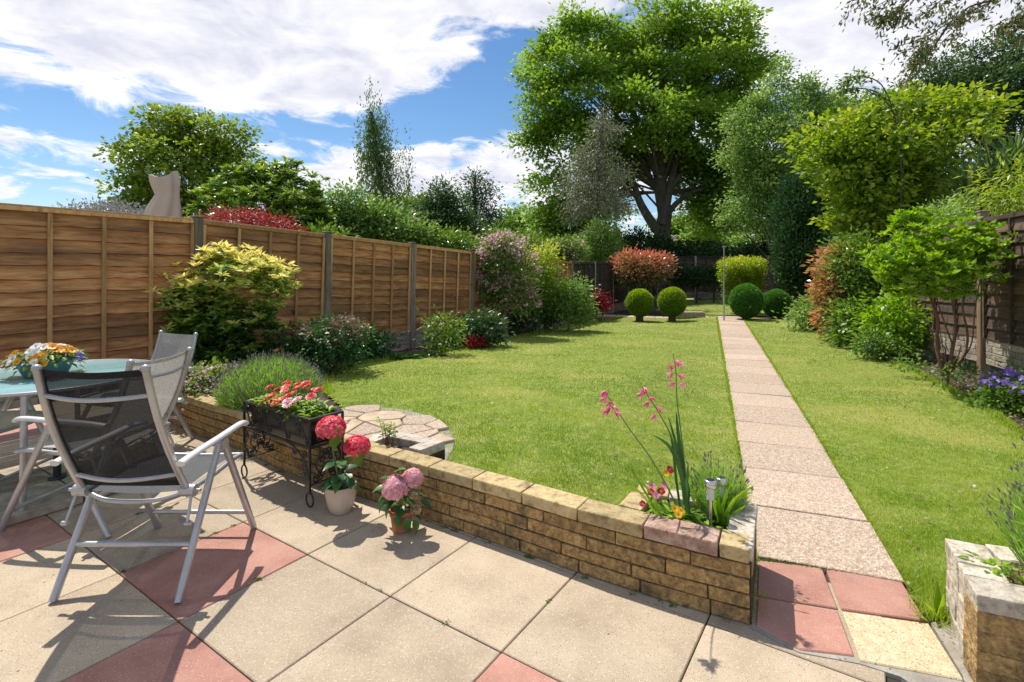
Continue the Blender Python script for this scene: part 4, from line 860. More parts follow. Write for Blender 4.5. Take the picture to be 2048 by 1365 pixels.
def hydrangeas():
    b = Vector((-1.018, 3.10, 0)); p = thing('flower_pot', 'cream glazed egg-shaped pot beside the iron plant stand', 'flower pot', b)
    m = MB(); m.lathe([(0, 0), (.052, 0), (.060, .004), (.078, .05), (.090, .105), (.092, .135), (.088, .155), (.091, .162), (.085, .163), (.080, .15), (.07, .138), (0, .138)], (0, 0, 0), 40); m.build('pot', M['cream'], p)
    t = thing('hydrangea_plant', 'tall hydrangea with two coral red blooms in the cream pot', 'hydrangea', b+Vector((0, 0, .14)))
    h1 = W(662, 858, 3.02); h2 = W(714, 893, 3.06); s0 = b+Vector((0, 0, .13)); m = MB()
    for h, e in ((h1, -.04), (h2, .05)): m.tube(bez(s0, s0+Vector((e, -.02, .2)), h-Vector((0, 0, .03)), 7), .0045, 6)
    m.build('stem', M['greenstem'], t, world=True)
    hydrangea_head('bloom', h1, .078, LM['hydred'], t, 420); hydrangea_head('bloom', h2, .074, LM['hydred'], t, 400, .72)
    m = MB(); sp = []
    for k in range(7): a = k*.9+.3; sp.append((s0+Vector((0, 0, .03+.01*k)), (math.cos(a), math.sin(a)-.3, .12), .125, .085, .5))
    for k in range(6): a = k*1.1+.8; sp.append((s0+Vector((.02*math.cos(a), .02*math.sin(a), .10+.018*k)), (math.cos(a), math.sin(a)-.2, .45), .105, .07, .4))
    big_leaves(m, [(q[0], q[1], q[2], q[3], q[4]) for q in sp]); m.build('foliage', LM['hydleaf'], t, world=True)
    for h, sx in ((h1, .035), (h2, .02)):                     # pale backing leaves hugging the blooms
        m = MB(); big_leaves(m, [(h+Vector((sx+.0, -.035, -.105)), (.35, -.25, 1), .13, .085, -.1), (h+Vector((sx-.02, .05, -.10)), (-.2, .5, 1), .11, .08, .0)])
        m.build('sepal_leaf', LM['mid'], t, world=True)
    b = W(803, 1060, 2.885); b.z = 0; p = thing('flower_pot', 'small terracotta pot standing at the foot of the low wall', 'flower pot', b)
    m = MB(); m.lathe([(0, 0), (.044, 0), (.050, .004), (.060, .085), (.066, .087), (.068, .112), (.062, .113), (.058, .10), (0, .10)], (0, 0, 0), 36); m.build('pot', M['terracotta'], p)
    t = thing('hydrangea_plant', 'low hydrangea with two pale pink mophead blooms in the terracotta pot', 'hydrangea', b+Vector((0, 0, .1)))
    h1 = W(790, 978, 2.79); h2 = W(825, 957, 2.84); s0 = b+Vector((0, 0, .1)); m = MB()
    for h in (h1, h2): m.tube(bez(s0, s0+Vector((0, 0, .08)), h, 6), .004, 6)
    m.tube(bez(s0, s0+Vector((-.05, 0, .1)), s0+Vector((-.11, 0, .17)), 5), .0035, 5); m.build('stem', M['greenstem'], t, world=True)
    hydrangea_head('bloom', h1, .066, LM['hydpink'], t, 360, .95); hydrangea_head('bloom', h2, .052, LM['hydpink'], t, 260, .85)
    f1 = W(829, 990, 2.80); f2 = W(832, 1018, 2.78); m2 = MB()
    hydrangea_head('dead_bloom', f1, .02, LM['straw'], t, 40); hydrangea_head('dead_bloom', f2, .02, LM['straw'], t, 50)
    m = MB(); sp = []
    for k in range(13): a = k*2.4; sp.append((s0+Vector((.02*math.cos(a), .02*math.sin(a), .02+.012*k)), (math.cos(a)*1.1, math.sin(a)-.25, .1+.03*k), .09, .055, .8))
    for px, py, dx, dz in ((775, 960, -.6, .4), (760, 975, -1, .0), (757, 1000, -.6, -.9), (770, 1010, -.5, -.8), (800, 1035, .2, -1), (785, 1030, -.2, -1), (830, 1000, .6, -.2), (815, 1040, .4, -.9), (778, 945, .6, .5), (768, 985, -.8, -.3)): sp.append((W(px+12, py, 2.82), (dx, -.3, dz), .075, .05, .3))
    big_leaves(m, sp); m.build('foliage', LM['hydleaf'], t, world=True)
hydrangeas()

# ================================================================== BEDS AND PLANTERS
def lavender(name, label, c, rx, ry, h, n, spikes=True, cat='lavender', w=.004, splay=.6, mat='lavender', tip=.02):
    rng = RNG; t = thing(name, label, cat, c); a = rng.random(n)*6.283; r = rng.random(n)**.5; x, y = r*np.cos(a), r*np.sin(a)
    prof = h*(1-.45*r**2.2); base = np.stack([c[0]+x*rx*.62, c[1]+y*ry*.62, c[2]+prof*.15*rng.random(n)], 1)
    ax = np.stack([x*splay*rx/h*1.2, y*splay*ry/h*1.2, np.ones(n)], 1)+rng.normal(size=(n, 3))*.10; L = prof*(.75+.35*rng.random(n)); axn = nrm(ax)
    # each stalk in two slightly bent thin blades
    leaf_mesh('foliage', base, axn, rng.normal(size=(n, 3)), L, w, .3+.5*rng.random(n), LM[mat], t, fold=.1, off=tuple(c))
    m = int(n*1.6); i = rng.integers(0, n, m); f = rng.random(m)[:, None]**.7*.85; p = base[i]+axn[i]*L[i][:, None]*f
    leaf_mesh('leaflets', p, axn[i]+rng.normal(size=(m, 3))*.45, rng.normal(size=(m, 3)), h*.13*(.6+.6*rng.random(m)), w*.9, .1+.65*f[:, 0]+.2*rng.random(m), LM[mat], t, off=tuple(c))
    if spikes:
        k = rng.random(n) < (.35 if spikes is True else spikes); p = base[k]+axn[k]*L[k][:, None]; q = len(p)
        if q:
            P = np.concatenate([p+axn[k]*.004*j for j in range(3)]); leaf_mesh('flower_spike', P-np.concatenate([axn[k]]*3)*tip*.6, np.concatenate([axn[k]]*3)+rng.normal(size=(3*q, 3))*.2, rng.normal(size=(3*q, 3)), tip, tip*.35, rng.random(3*q), LM['lavgrey'], t, off=tuple(c))
    return t
def gx(px, Y, extra=0): X = (px-CX)/F*Y; return Vector((X, Y, float(gz(X, Y))+extra))
lavender('lavender_bush', 'large rounded bright green lavender bush behind the low wall, left of the crazy paving', gx(540, 4.52, .03), .46, .42, .45, 8500, .28, w=.0065, splay=.62)
def low(name, label, cat, Y, ls, n, L, Wd, mat, **kw): return plant(name, label, cat, Y, ls, n, L, Wd, mat, **kw)
plant('pink_ground_flower', 'low leafy clump with many pale pink flowers behind the left end of the low wall', 'flowers', 4.95, [(425, 775, 58, 38, 0, .28), (380, 770, 26, 34, 0, .2), (455, 765, 40, 30, .2, .25)], 3200, .045, .035, 'mid', bark='greenstem', base=425, r0=.012, twigs=20, cr=.05,
      flowers=[('palepink', 2600, .030, .028, dict(per=7, inner=.8, cr=.024, upn=1.0, seedup=.6, tb=.15)), ('mauve', 260, .02, .016, dict(per=5, inner=.8, cr=.02))])

# corner planter contents
def corner_planter():
    c0 = Vector((.965, 2.47, .255)); t = thing('gladiolus_plant', 'tall gladiolus with pink flower spikes and sword leaves in the corner planter', 'gladiolus', c0); st = MB(); lf = MB(); Y = 2.45
    def path(pts, y0, y1): return smoothpath([W(px, py, y0+(y1-y0)*i/(len(pts)-1)) for i, (px, py) in enumerate(pts)], 5)
    stems = [path([(1381, 1050), (1366, 900), (1354, 800), (1352, 745), (1346, 708)], 2.47, 2.45), path([(1368, 1052), (1340, 985), (1300, 915), (1260, 860), (1228, 812), (1208, 783)], 2.47, 2.30), path([(1372, 1050), (1362, 960), (1345, 880), (1320, 830), (1300, 798), (1284, 774)], 2.5, 2.52)]
    for s in stems: st.tube(s, [.0042*(1-.6*i/len(s)) for i in range(len(s))], 6)
    st.build('stem', M['greenstem'], t, world=True)
    def sword(pts, w, y0=2.46, y1=2.46, tw=.3):
        p = path(pts, y0, y1); k = len(p); vs = []
        for i, q in enumerate(p):
            u = i/(k-1); ww = w*.5*(.55+.9*u-1.45*u**3) if u < 1 else .0003; T = (p[min(i+1, k-1)]-p[max(i-1, 0)]).normalized(); s = T.cross(Vector((tw, -1, .0))).normalized(); up = s.cross(T); ww = max(ww, .0004)
            vs += [q-s*ww+up*ww*.25, q, q+s*ww+up*ww*.25]
        lf.add(vs, [f for i in range(k-1) for f in ((i*3, i*3+3, i*3+4, i*3+1), (i*3+1, i*3+4, i*3+5, i*3+2))], 0, random.uniform(.2, .7), True)
    sword([(1374, 1050), (1368, 960), (1352, 890), (1336, 832)], .022); sword([(1378, 1050), (1366, 940), (1356, 870), (1352, 822)], .026, 2.44, 2.44); sword([(1378, 1052), (1362, 950), (1340, 895), (1306, 870)], .022, 2.44, 2.35, -.3)
    sword([(1380, 1052), (1372, 990), (1374, 955), (1376, 925)], .022, 2.42, 2.40); sword([(1382, 1050), (1376, 1010), (1378, 985), (1375, 960)], .018, 2.40, 2.38)
    sword([(1366, 1055), (1352, 960), (1345, 890), (1337, 860)], .018, 2.50, 2.52)
    lf.build('sword_leaf', LM['hydleaf'], t, world=True)
    fl = None
    def bell(fl, p, d, s=1.0):
        p = Vector(p); d = Vector(d).normalized(); a = d.orthogonal().normalized(); b = d.cross(a); L = .030*s; R0 = .014*s
        for k in range(6):
            an = 6.283*k/6; e = a*math.cos(an)+b*math.sin(an); f = -a*math.sin(an)+b*math.cos(an)
            fl.add([p, p+d*L*.5+e*R0*.5-f*R0*.35, p+d*L+e*R0*1.1-f*R0*.25, p+d*L*1.25+e*R0*1.5, p+d*L+e*R0*1.1+f*R0*.25, p+d*L*.5+e*R0*.5+f*R0*.35], [(0, 1, 2, 3, 4, 5)], 0, random.random())
    for si, pts in ((0, [(1349, 722, .5), (1345, 733, -1), (1356, 728, 1), (1343, 748, -1), (1358, 752, 1), (1347, 766, -.8), (1360, 768, .8)]), (1, [(1214, 787, -1), (1211, 797, -1), (1222, 805, -.8), (1219, 818, -1), (1230, 825, .6), (1210, 782, -.3), (1216, 822, -.8), (1224, 812, .4)]), (2, [(1290, 780, -.8), (1284, 788, -1), (1298, 795, .5), (1296, 806, -.8), (1315, 815, .5), (1310, 830, -.4), (1288, 776, .3)])):
        for px, py, s in pts: fl = MB(); bell(fl, W(px-s*3, py-2, [2.45, 2.30, 2.52][si]), (s, -.7, -.45), .95); fl.build('flower', LM['pinkp'], t, world=True)
    lavender('lavender_bush', 'small airy lavender in the corner planter beside the solar lights', (1.0, 2.54, .255), .15, .14, .24, 800, .12, w=.005, splay=.7)
    p = thing('pansy_plant', 'crimson and orange pansies low in the corner planter', 'pansies', (.74, 2.44, .255)); m = MB(); big_leaves(m, fleaves(130, (.76, 2.47, .25), (.13, .05), .05, .022, -.1, .3)+fleaves(70, (.88, 2.35, .25), (.10, .03), .045, .02, -.1, .3)); m.build('foliage', LM['fresh'], p, world=True)
    PR = {c: flower_mesh('flower', 5, .024, .027, .25, LM[c], LM['dark'], .15) for c in ('maroon', 'yellow', 'pinkp')}
    for px, py, c, y in ((1302, 985, 'maroon', 2.42), (1322, 983, 'maroon', 2.42), (1312, 992, 'pinkp', 2.40), (1328, 970, 'pinkp', 2.44), (1333, 947, 'yellow', 2.55), (1340, 940, 'maroon', 2.56), (1350, 1018, 'yellow', 2.32), (1362, 1022, 'yellow', 2.31), (1357, 1030, 'yellow', 2.30), (1285, 1008, 'maroon', 2.44), (1305, 975, 'pinkp', 2.46)):
        q = W(px, py, y); place(PR[c], p, q-p.location, (random.uniform(-.3, .3), -.8, .7), random.uniform(.62, .85))
    for o in PR.values(): discard(o)
    s = thing('strap_leaf_plant', 'arching strap-leaved plant at the right corner of the corner planter', 'plant', (1.08, 2.44, .255)); lf.__init__()
    for pts in ([(1445, 1052), (1455, 1020), (1475, 995), (1508, 984)], [(1448, 1052), (1462, 1010), (1480, 990), (1510, 970)], [(1442, 1050), (1446, 1010), (1452, 990), (1460, 975)], [(1440, 1050), (1428, 1010), (1432, 1000), (1440, 995)], [(1444, 1055), (1448, 1030), (1458, 1035), (1452, 1062)], [(1440, 1052), (1436, 1000), (1425, 985), (1412, 990)], [(1450, 1050), (1465, 1030), (1478, 1020), (1492, 1010)]): sword(pts, .021, 2.42, 2.36, random.uniform(-.4, .4))
    for pts in ([(1330, 1045), (1300, 1000), (1270, 950), (1262, 932)], [(1335, 1048), (1310, 1000), (1325, 960), (1345, 965)], [(1320, 1040), (1285, 990), (1262, 975), (1245, 985)], [(1325, 1040), (1300, 985), (1280, 965), (1262, 962)]): sword(pts, .013, 2.40, 2.45, random.uniform(-.4, .4))
    lf.build('strap_leaf', LM['fresh'], s, world=True)
    for k, (px, py, y, lb) in enumerate(((1418, 966, 2.37, 'stainless solar stake light, nearer and taller of the pair in the corner planter'), (1440, 961, 2.47, 'stainless solar stake light, behind its twin in the corner planter'))):
        b = W(px+3, 1050, y); b.z = .262; h = W(px, py, y).z-b.z+.01; q = thing('solar_light', lb, 'solar light', b, 0, 'solar stake lights in the corner planter')
        m = MB(); m.tube([(0, 0, -.03), (0, 0, h-.085)], .0075, 10); m.build('stake', M['chrome'], q)
        m = MB(); m.lathe([(.0175, h-.085), (.0175, h-.028)], (0, 0, 0), 16); m.lathe([(0, h-.086), (.0175, h-.085)], (0, 0, 0), 16); m.build('lens', M['lens'], q)
        m = MB(); m.lathe([(.010, h-.028), (.026, h-.028), (.0275, h-.026), (.0275, h), (.024, h+.003), (.018, h+.004)], (0, 0, 0), 24); m.build('cap', M['chrome'], q)
        m = MB(); m.disc((0, 0, h+.0042), .0185, 20); m.build('solar_cell', M['iron'], q)
M['lens'] = nmat('clear_lens', [(.3, (.55, .58, .56)), (.7, (.7, .72, .70))], 5, 2, .12, 0, spec=.7)
corner_planter()
# small bare rose in the little stone planter
def rose():
    c = Vector((*gC(797, 888).xy, .26)); c = Vector((-.80, 3.43, .26)); t = thing('rose_bush', 'small sparse rose with bronze young leaves in the stone planter', 'rose', c); m = MB(); lf = MB()
    for k in range(12):
        a = random.random()*6.283; e = c+Vector((.11*math.cos(a)*random.random(), .06*math.sin(a), random.uniform(.10, .19))); m.tube(wig(c+Vector((.03*math.cos(a), .02*math.sin(a), 0)), e, 4, .12), [.0035, .003, .0025, .002, .0015], 5)
        big_leaves(lf, [(e+Vector((0, 0, -.01*j)), (math.cos(a+j*2.2), math.sin(a+j*2.2), .3), .035, .020, .4) for j in range(4)])
    m.build('stem', M['redbark'], t, world=True); lf.build('foliage', LM['yg'], t, world=True)
rose()
# right-hand planter
lavender('lavender_bush', 'leggy lavender leaning out of the pale right-hand planter', (2.06, 1.88, .28), .22, .20, .44, 1100, .25, w=.005, splay=.85, mat='lavender')
lavender('dry_grass_tuft', 'tangle of dry stems and small leaves at the edge of the right-hand planter', (1.86, 1.86, .28), .13, .10, .10, 420, False, 'dry plant', .004, 2.2, 'straw')
def rp():
    t = thing('creeping_plant', 'small creeping leafy plant spilling over the pale right-hand planter coping', 'plant', (1.80, 1.93, .29)); m = MB(); big_leaves(m, fleaves(110, (1.80, 1.95, .29), (.09, .05), .032, .018, -.1, .3)); m.build('foliage', LM['fresh'], t, world=True)
    t = thing('plantain_weed', 'tall green weed leaf at the foot of the pale end wall', 'weed', (1.74, 2.16, 0)); m = MB(); big_leaves(m, [((1.75, 2.15, 0), (.05, 0, 1), .15, .03, .02), ((1.74, 2.14, 0), (-.35, -.1, .8), .11, .03, .2), ((1.70, 2.14, 0), (-.6, -.2, .5), .07, .03, .2), ((1.745, 2.14, 0), (.15, -.2, 1), .12, .025, .1)]); m.build('foliage', LM['fresh'], t, world=True)
rp()

# ---- left border
plant('pieris_bush', 'large pieris with creamy yellow young tops over dark green leaves against the brown fence', 'shrub', 5.95,
      [(470, 545, 92, 36, -.1, .42), (395, 585, 56, 38, -.1, .4), (535, 550, 44, 28, 0, .3), (430, 640, 82, 48, 0, .45), (505, 640, 50, 50, .1, .35), (370, 610, 36, 32, -.1, .25), (410, 680, 58, 25, 0, .3), (495, 695, 40, 30, .1, .25), (455, 515, 55, 20, 0, .3), (360, 600, 34, 22, -.1, .3), (550, 580, 34, 30, 0, .3), (400, 640, 50, 40, -.1, .3), (440, 700, 70, 24, 0, .35)],
      12500, .095, .030, 'pieris', bark='redbark', base=455, r0=.035, fork=(455, 690), twigs=14, cr=.05, per=11, tipz=1.0, tipr=.7, tb=.0, gap=.40, gs=1.5, droop=.0, ros=True, jit=.10, lump=.3, inner=.4)
plant('shrub', 'leggy hydrangea shrub with brown dried flower heads in the left border', 'shrub', 6.5, [(668, 672, 55, 32, 0, .36), (640, 690, 40, 28, -.1, .3), (700, 685, 38, 25, .1, .3), (665, 710, 55, 25, 0, .35)], 2300, .060, .036, 'hydleaf', bark='redbark', base=665, r0=.03, twigs=22, gap=.2, inner=.3,
      flowers=[('brown', 1700, .035, .024, dict(per=30, inner=.9, seedup=.8, cr=.035, lobes=[(668, 662, 60, 22, 0, .35), (620, 690, 22, 20), (715, 672, 22, 16)]))])
def rosette(name, label, px, Y, n, L, w, mat, cat='plant', rx=.2, up=.5):
    b = gx(px, Y, -.01); t = thing(name, label, cat, b); m = MB(); sp = []
    for k in range(n):
        a = random.random()*6.283; r = random.random()*rx; sp.append((b+Vector((r*math.cos(a), r*math.sin(a)*.7, 0)), (math.cos(a), math.sin(a), random.uniform(up*.4, up*2.2)), L*random.uniform(.7, 1.25), w*random.uniform(.8, 1.2), random.uniform(.3, .9)))
    big_leaves(m, sp); m.build('foliage', LM[mat], t, world=True); return t
h = rosette('broad_leaf_plant', 'spreading clump of long dark green leaves with one yellow poppy below the pieris', 565, 6.5, 90, .34, .085, 'hydleaf', rx=.42, up=.45)
yp = flower_mesh('flower', 6, .03, .035, .5, LM['yellow'], LM['yellow'], .2); place(yp, h, W(554, 702, 6.1)-h.location, (0, -.6, 1)); discard(yp)
rosette('broad_leaf_plant', 'low mound of broad green leaves in front of the gravel board', 775, 7.75, 150, .15, .12, 'hydleaf', rx=.42, up=.5)
rosette('broad_leaf_plant', 'small low leafy plant between the broad mound and the twiggy plant', 850, 7.95, 60, .14, .08, 'hydleaf', rx=.25, up=.5)
plant('twiggy_plant', 'thin twiggy plant with sparse leaves in front of the brown fence', 'plant', 8.1, [(878, 662, 26, 22, 0, .2), (900, 655, 18, 12, 0, .15), (868, 650, 12, 12), (885, 690, 26, 12, 0, .2)], 700, .07, .035, 'mid', bark='redbark', base=882, r0=.02, twigs=26, inner=.4)
plant('shrub', 'round dark green shrub with few faded pink flowers beside the scarlet azalea', 'shrub', 9.2, [(960, 655, 28, 24, 0, .28), (975, 660, 20, 20, 0, .25)], 1500, .08, .05, 'dark', bark='redbark', base=962, r0=.02, twigs=8, flowers=[('mauve', 60, .03, .03, dict(per=12, inner=.85, cr=.03))])
plant('azalea_plant', 'tiny scarlet azalea at the edge of the left border', 'azalea', 8.95, [(950, 685, 16, 7, 0, .13)], 700, .035, .03, 'scarlet', bark='redbark', base=950, r0=.01, twigs=4, per=8, inner=.5)
plant('weigela_bush', 'tall weigela covered in mauve pink blossom leaning over the fence top', 'shrub', 11.0, [(1005, 505, 40, 34, 0, .42), (985, 545, 28, 40, 0, .35), (1035, 545, 40, 42, 0, .45), (1010, 580, 42, 34, 0, .42), (1035, 600, 34, 26, 0, .35), (1000, 485, 26, 18, 0, .3)], 9500, .075, .035, 'mid', bark='greystem', base=1012, fork=(1008, 610), r0=.06, twigs=6, gap=.15,
      flowers=[('mauve', 2600, .065, .055, dict(per=22, inner=.92, cr=.08, seedup=.2, tb=.15)), ('palepink', 1400, .05, .04, dict(per=20, inner=.9, cr=.06))])
plant('golden_shrub', 'yellow green variegated shrub tucked against the weigela', 'shrub', 12.2, [(1082, 530, 24, 28, 0, .3), (1080, 575, 28, 36, 0, .3), (1065, 605, 20, 22), (1090, 500, 12, 10)], 5200, .085, .04, 'yg', bark='greystem', base=1072, r0=.04, twigs=6, tipz=.9, gap=.2, tb=.12)
plant('shrub', 'rounded shrub with pale edged leaves in the left border beside the red maple', 'shrub', 12.4, [(1135, 605, 38, 34, 0, .42), (1120, 585, 20, 18), (1155, 580, 16, 18), (1165, 625, 14, 20)], 4200, .085, .045, 'pale', bark='greystem', base=1137, r0=.03, twigs=6, tb=-.15, gap=.15, flowers=[('white', 160, .05, .04, dict(per=5, inner=.85, cr=.04))])
plant('red_maple', 'small crimson japanese maple in front of the dark fence', 'small tree', 15.6, [(1190, 598, 20, 9, 0, .22), (1200, 612, 17, 10, 0, .2), (1186, 612, 14, 12), (1208, 590, 7, 5)], 1500, .075, .04, 'scarlet', bark='redbark', base=1195, r0=.03, twigs=5, gap=.2, droop=.3, tb=-.25)
for lb_, px_, Y_, ls_, mt_ in (('dark low bush under the right side of the pieris', 585, 6.9, [(585, 690, 36, 22, 0, .22), (610, 700, 26, 16)], 'dark'), ('small dark leafy bush against the gravel board, right of the hydrangea shrub', 742, 7.9, [(742, 692, 28, 16, 0, .2)], 'hydleaf'),
        ('low dark fern-like bush between the twiggy plant and the round shrub', 915, 9.3, [(915, 675, 24, 14, 0, .2), (900, 680, 14, 10)], 'dark'), ('dark undergrowth at the foot of the weigela', 1040, 11.6, [(1045, 642, 30, 14, 0, .3), (1018, 648, 20, 10)], 'hedge'), ('dark undergrowth at the foot of the golden shrub', 1090, 12.6, [(1092, 632, 22, 14, 0, .3)], 'dark')):
    plant('low_bush', lb_, 'shrub', Y_, ls_, 900, .075, .042, mt_, bark='redbark', base=px_, r0=.012, twigs=6, per=9, inner=.3)
# ---- far end
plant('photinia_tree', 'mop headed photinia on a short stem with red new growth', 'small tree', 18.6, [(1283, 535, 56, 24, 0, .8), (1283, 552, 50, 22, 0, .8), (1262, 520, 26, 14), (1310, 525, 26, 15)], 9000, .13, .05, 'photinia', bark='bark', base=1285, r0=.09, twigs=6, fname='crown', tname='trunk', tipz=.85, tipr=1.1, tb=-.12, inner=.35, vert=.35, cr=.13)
def ball(label, px, py, rx, ry, Y, mat, n, group='clipped balls at the end of the lawn', L=.045, tz=.5):
    lb = [(*W(px, py, Y), rx*Y/F, rx*Y/F, ry*Y/F)]; X, Yb, Z = lb[0][:3]; z = float(gz(X, Y)); t = thing('topiary_ball', label, 'topiary', (X, Y, z), 0, group)
    foliage('foliage', lb, n*2, L*.72, L*.5, LM[mat], t, per=3, cr=L*.3, inner=.96, lump=.02, tipz=tz, out=.9, upn=.3)
    foliage('inner_foliage', [(X, Yb, Z, lb[0][3]*.90, lb[0][4]*.90, lb[0][5]*.90)], n//2, L, L*.8, LM[mat], t, per=3, inner=.9, lump=.01, out=.1, cr=L*.5)
    m = MB(); m.tube([(X, Y, z-.02), (X, Y, Z-lb[0][5]*.6)], [.12, .10], 10); m.build('trunk', M['bark'], t, world=True)
ball('rounded golden green clipped ball, leftmost of the row on the lawn', 1279, 606, 25.5, 26.5, 15.5, 'box', 9000)
ball('golden green clipped ball, second from the left beside the path', 1344, 604, 26, 28, 15.5, 'box', 9000)
ball('large deep green clipped ball just right of the path end', 1492, 602, 30, 33, 15.3, 'box2', 10000, tz=.35)
ball('smaller deep green clipped ball next to the dark conifer', 1552, 607, 25, 27, 15.7, 'box2', 8000, tz=.35)
def privet():
    t = plant('privet_topiary', 'golden privet clipped into a flat topped block on bare stems', 'topiary', 17.4, [(1462, 532, 20, 17, 0, .45), (1485, 532, 22, 17, 0, .5), (1508, 533, 20, 17, 0, .45), (1485, 540, 38, 18, 0, .5), (1462, 552, 20, 26, 0, .35), (1505, 548, 22, 22, 0, .35), (1456, 590, 9, 20), (1490, 570, 36, 20, .1, .35)], 15000, .06, .035, 'privet', bark='greystem', base=1480, r0=.05, twigs=6, tipz=.7, tb=-.05, inner=.6, lump=.05, per=8, cr=.06)
privet()
for k, (px, a, b) in enumerate(((1358, 545, 20), (1393, 548, 22), (1428, 546, 16))):
    plant('clipped_shrub', ['dark clipped shrub on a thin stem before the back fence, left of three', 'dark clipped shrub on a thin stem before the back fence, middle of three', 'slightly brighter clipped shrub before the back fence, right of three'][k], 'shrub', 23.0, [(px, a, b, 15, 0, .45), (px, a+12, b*.8, 14, 0, .4)], 2600, .10, .05, ['hedge', 'hedge', 'dark'][k], bark='bark', r0=.05, twigs=12, group='clipped shrubs before the back fence', per=8, cr=.1)
def pole():
    b = gx(1448, 14.9); t = thing('washing_line_pole', 'slim grey metal pole standing at the end of the path', 'pole', b); m = MB(); z = W(1447, 492, 14.9).z-b.z
    m.tube([(0, 0, -.02), (0, 0, .75)], .022, 10); m.build('sleeve', M['cpost'], t); m = MB(); m.tube([(0, 0, .75), (0, 0, z)], .014, 10); m.tube([(-.05, 0, z-.03), (.05, 0, z-.03)], .012, 6); m.build('pole', M['cpost'], t)
pole()
def kerb():
    b = gx(1378, 16.3); t = thing('concrete_block', 'low dark block lying on the far lawn behind the golden balls', 'block', b, R(-4)); m = MB(); m.box((0, 0, .10), (.9, .35, .22)); m.build('block', M['gravel'], t, bevel=.01)
kerb()
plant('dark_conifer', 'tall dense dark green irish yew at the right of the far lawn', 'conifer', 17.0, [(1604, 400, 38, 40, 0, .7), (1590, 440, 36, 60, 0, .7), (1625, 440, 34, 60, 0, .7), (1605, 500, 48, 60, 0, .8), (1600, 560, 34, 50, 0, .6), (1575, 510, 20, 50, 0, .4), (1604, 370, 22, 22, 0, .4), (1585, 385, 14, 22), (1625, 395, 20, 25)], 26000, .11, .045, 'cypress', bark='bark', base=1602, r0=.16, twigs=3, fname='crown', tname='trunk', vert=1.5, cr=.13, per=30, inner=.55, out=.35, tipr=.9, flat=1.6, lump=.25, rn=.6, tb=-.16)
# ---- right border
plant('photinia_bush', 'photinia bush with shining copper red leaves in the right border', 'shrub', 10.4, [(1672, 535, 26, 40, 0, .4), (1668, 580, 30, 42, 0, .4), (1674, 630, 34, 38, 0, .4), (1690, 560, 30, 60, .2, .4)], 7000, .12, .052, 'photinia2', cr=.07, bark='redbark', base=1680, r0=.05, twigs=5, droop=.15, inner=.6, per=10, tipz=.15, tb=.08)
plant('shrub', 'spreading light green shrub at the foot of the dark yew', 'shrub', 12.4, [(1625, 630, 28, 18, 0, .4), (1600, 640, 16, 8), (1640, 610, 24, 28, .2, .4), (1655, 650, 20, 16)], 2600, .10, .045, 'pale', bark='greystem', base=1630, r0=.03, twigs=5, tb=-.1)
plant('ivy_bush', 'mixed green climbing shrub covering the fence behind the copper photinia', 'shrub', 9.6, [(1715, 530, 36, 60, .3, .5), (1740, 600, 40, 60, .2, .5), (1710, 640, 36, 44, 0, .45), (1770, 560, 40, 60, .5, .5), (1720, 680, 40, 26, 0, .4), (1765, 640, 36, 50, .1, .4)], 12000, .085, .05, 'mid', bark='greystem', base=1735, r0=.04, twigs=6, tb=.02, gap=.15)
plant('laurel_seedling', 'bright glossy leaved shrub low against the right fence', 'shrub', 8.6, [(1795, 655, 34, 34, 0, .35), (1770, 640, 26, 24), (1815, 672, 22, 22), (1790, 620, 26, 20)], 1700, .11, .055, 'fresh', bark='greenstem', base=1795, r0=.02, twigs=5, droop=.2)
plant('geranium_clump', 'low leafy clump with small violet blue flowers beneath the laurel', 'flowers', 8.3, [(1775, 700, 34, 18, 0, .3), (1740, 690, 24, 14), (1800, 712, 18, 10)], 1500, .06, .045, 'mid', bark='greenstem', base=1775, r0=.012, twigs=8, flowers=[('purple', 130, .045, .04, dict(per=4, inner=.85, cr=.05))])
plant('multi_stem_shrub', 'bright green multi stemmed shrub standing in front of the right fence posts', 'shrub', 6.45,
      [(1845, 475, 58, 40, 0, .45), (1800, 520, 50, 42, -.1, .4), (1900, 500, 62, 42, 0, .5), (1940, 470, 40, 32, 0, .35), (1850, 540, 70, 36, -.1, .5), (1930, 540, 50, 34, .1, .4), (1790, 555, 34, 22, -.1, .3), (1885, 580, 60, 18, 0, .35), (1960, 500, 24, 36), (1820, 440, 26, 20), (1820, 575, 46, 20)],
      11000, .085, .034, 'fresh', bark='redbark', base=1892, r0=.018, twigs=10, per=11, cr=.06, gap=.36, gs=1.3, lump=.3, jit=.18, ros=True, vert=.55, tb=.10, fork=(1888, 735), flowers=[('pale', 900, .05, .02, dict(per=12, lobes=[(1925, 545, 40, 40, 0, .3), (1880, 430, 30, 20)]))])
def stems():
    t = [o for o in bpy.data.objects if o.name == 'multi_stem_shrub'][0]; m = MB(); Y = 6.45
    for pts, r in (([(1888, 752), (1873, 690), (1876, 640), (1862, 600), (1848, 550)], .024), ([(1895, 752), (1905, 700), (1912, 650), (1905, 600), (1912, 540)], .022), ([(1900, 745), (1928, 710), (1935, 670), (1925, 610), (1940, 560)], .018), ([(1893, 750), (1915, 715), (1922, 690)], .012), ([(1905, 690), (1880, 620), (1870, 580)], .010), ([(1893, 750), (1890, 700), (1884, 690)], .009), ([(1915, 728), (1942, 690), (1950, 620), (1960, 560)], .010)):
        p = smoothpath([W(a, b, Y) for a, b in pts], 5); m.tube(p, [r*(1-.6*i/len(p)) for i in range(len(p))], 8)
    m.build('stem', M['redbark'], t, world=True)
stems()
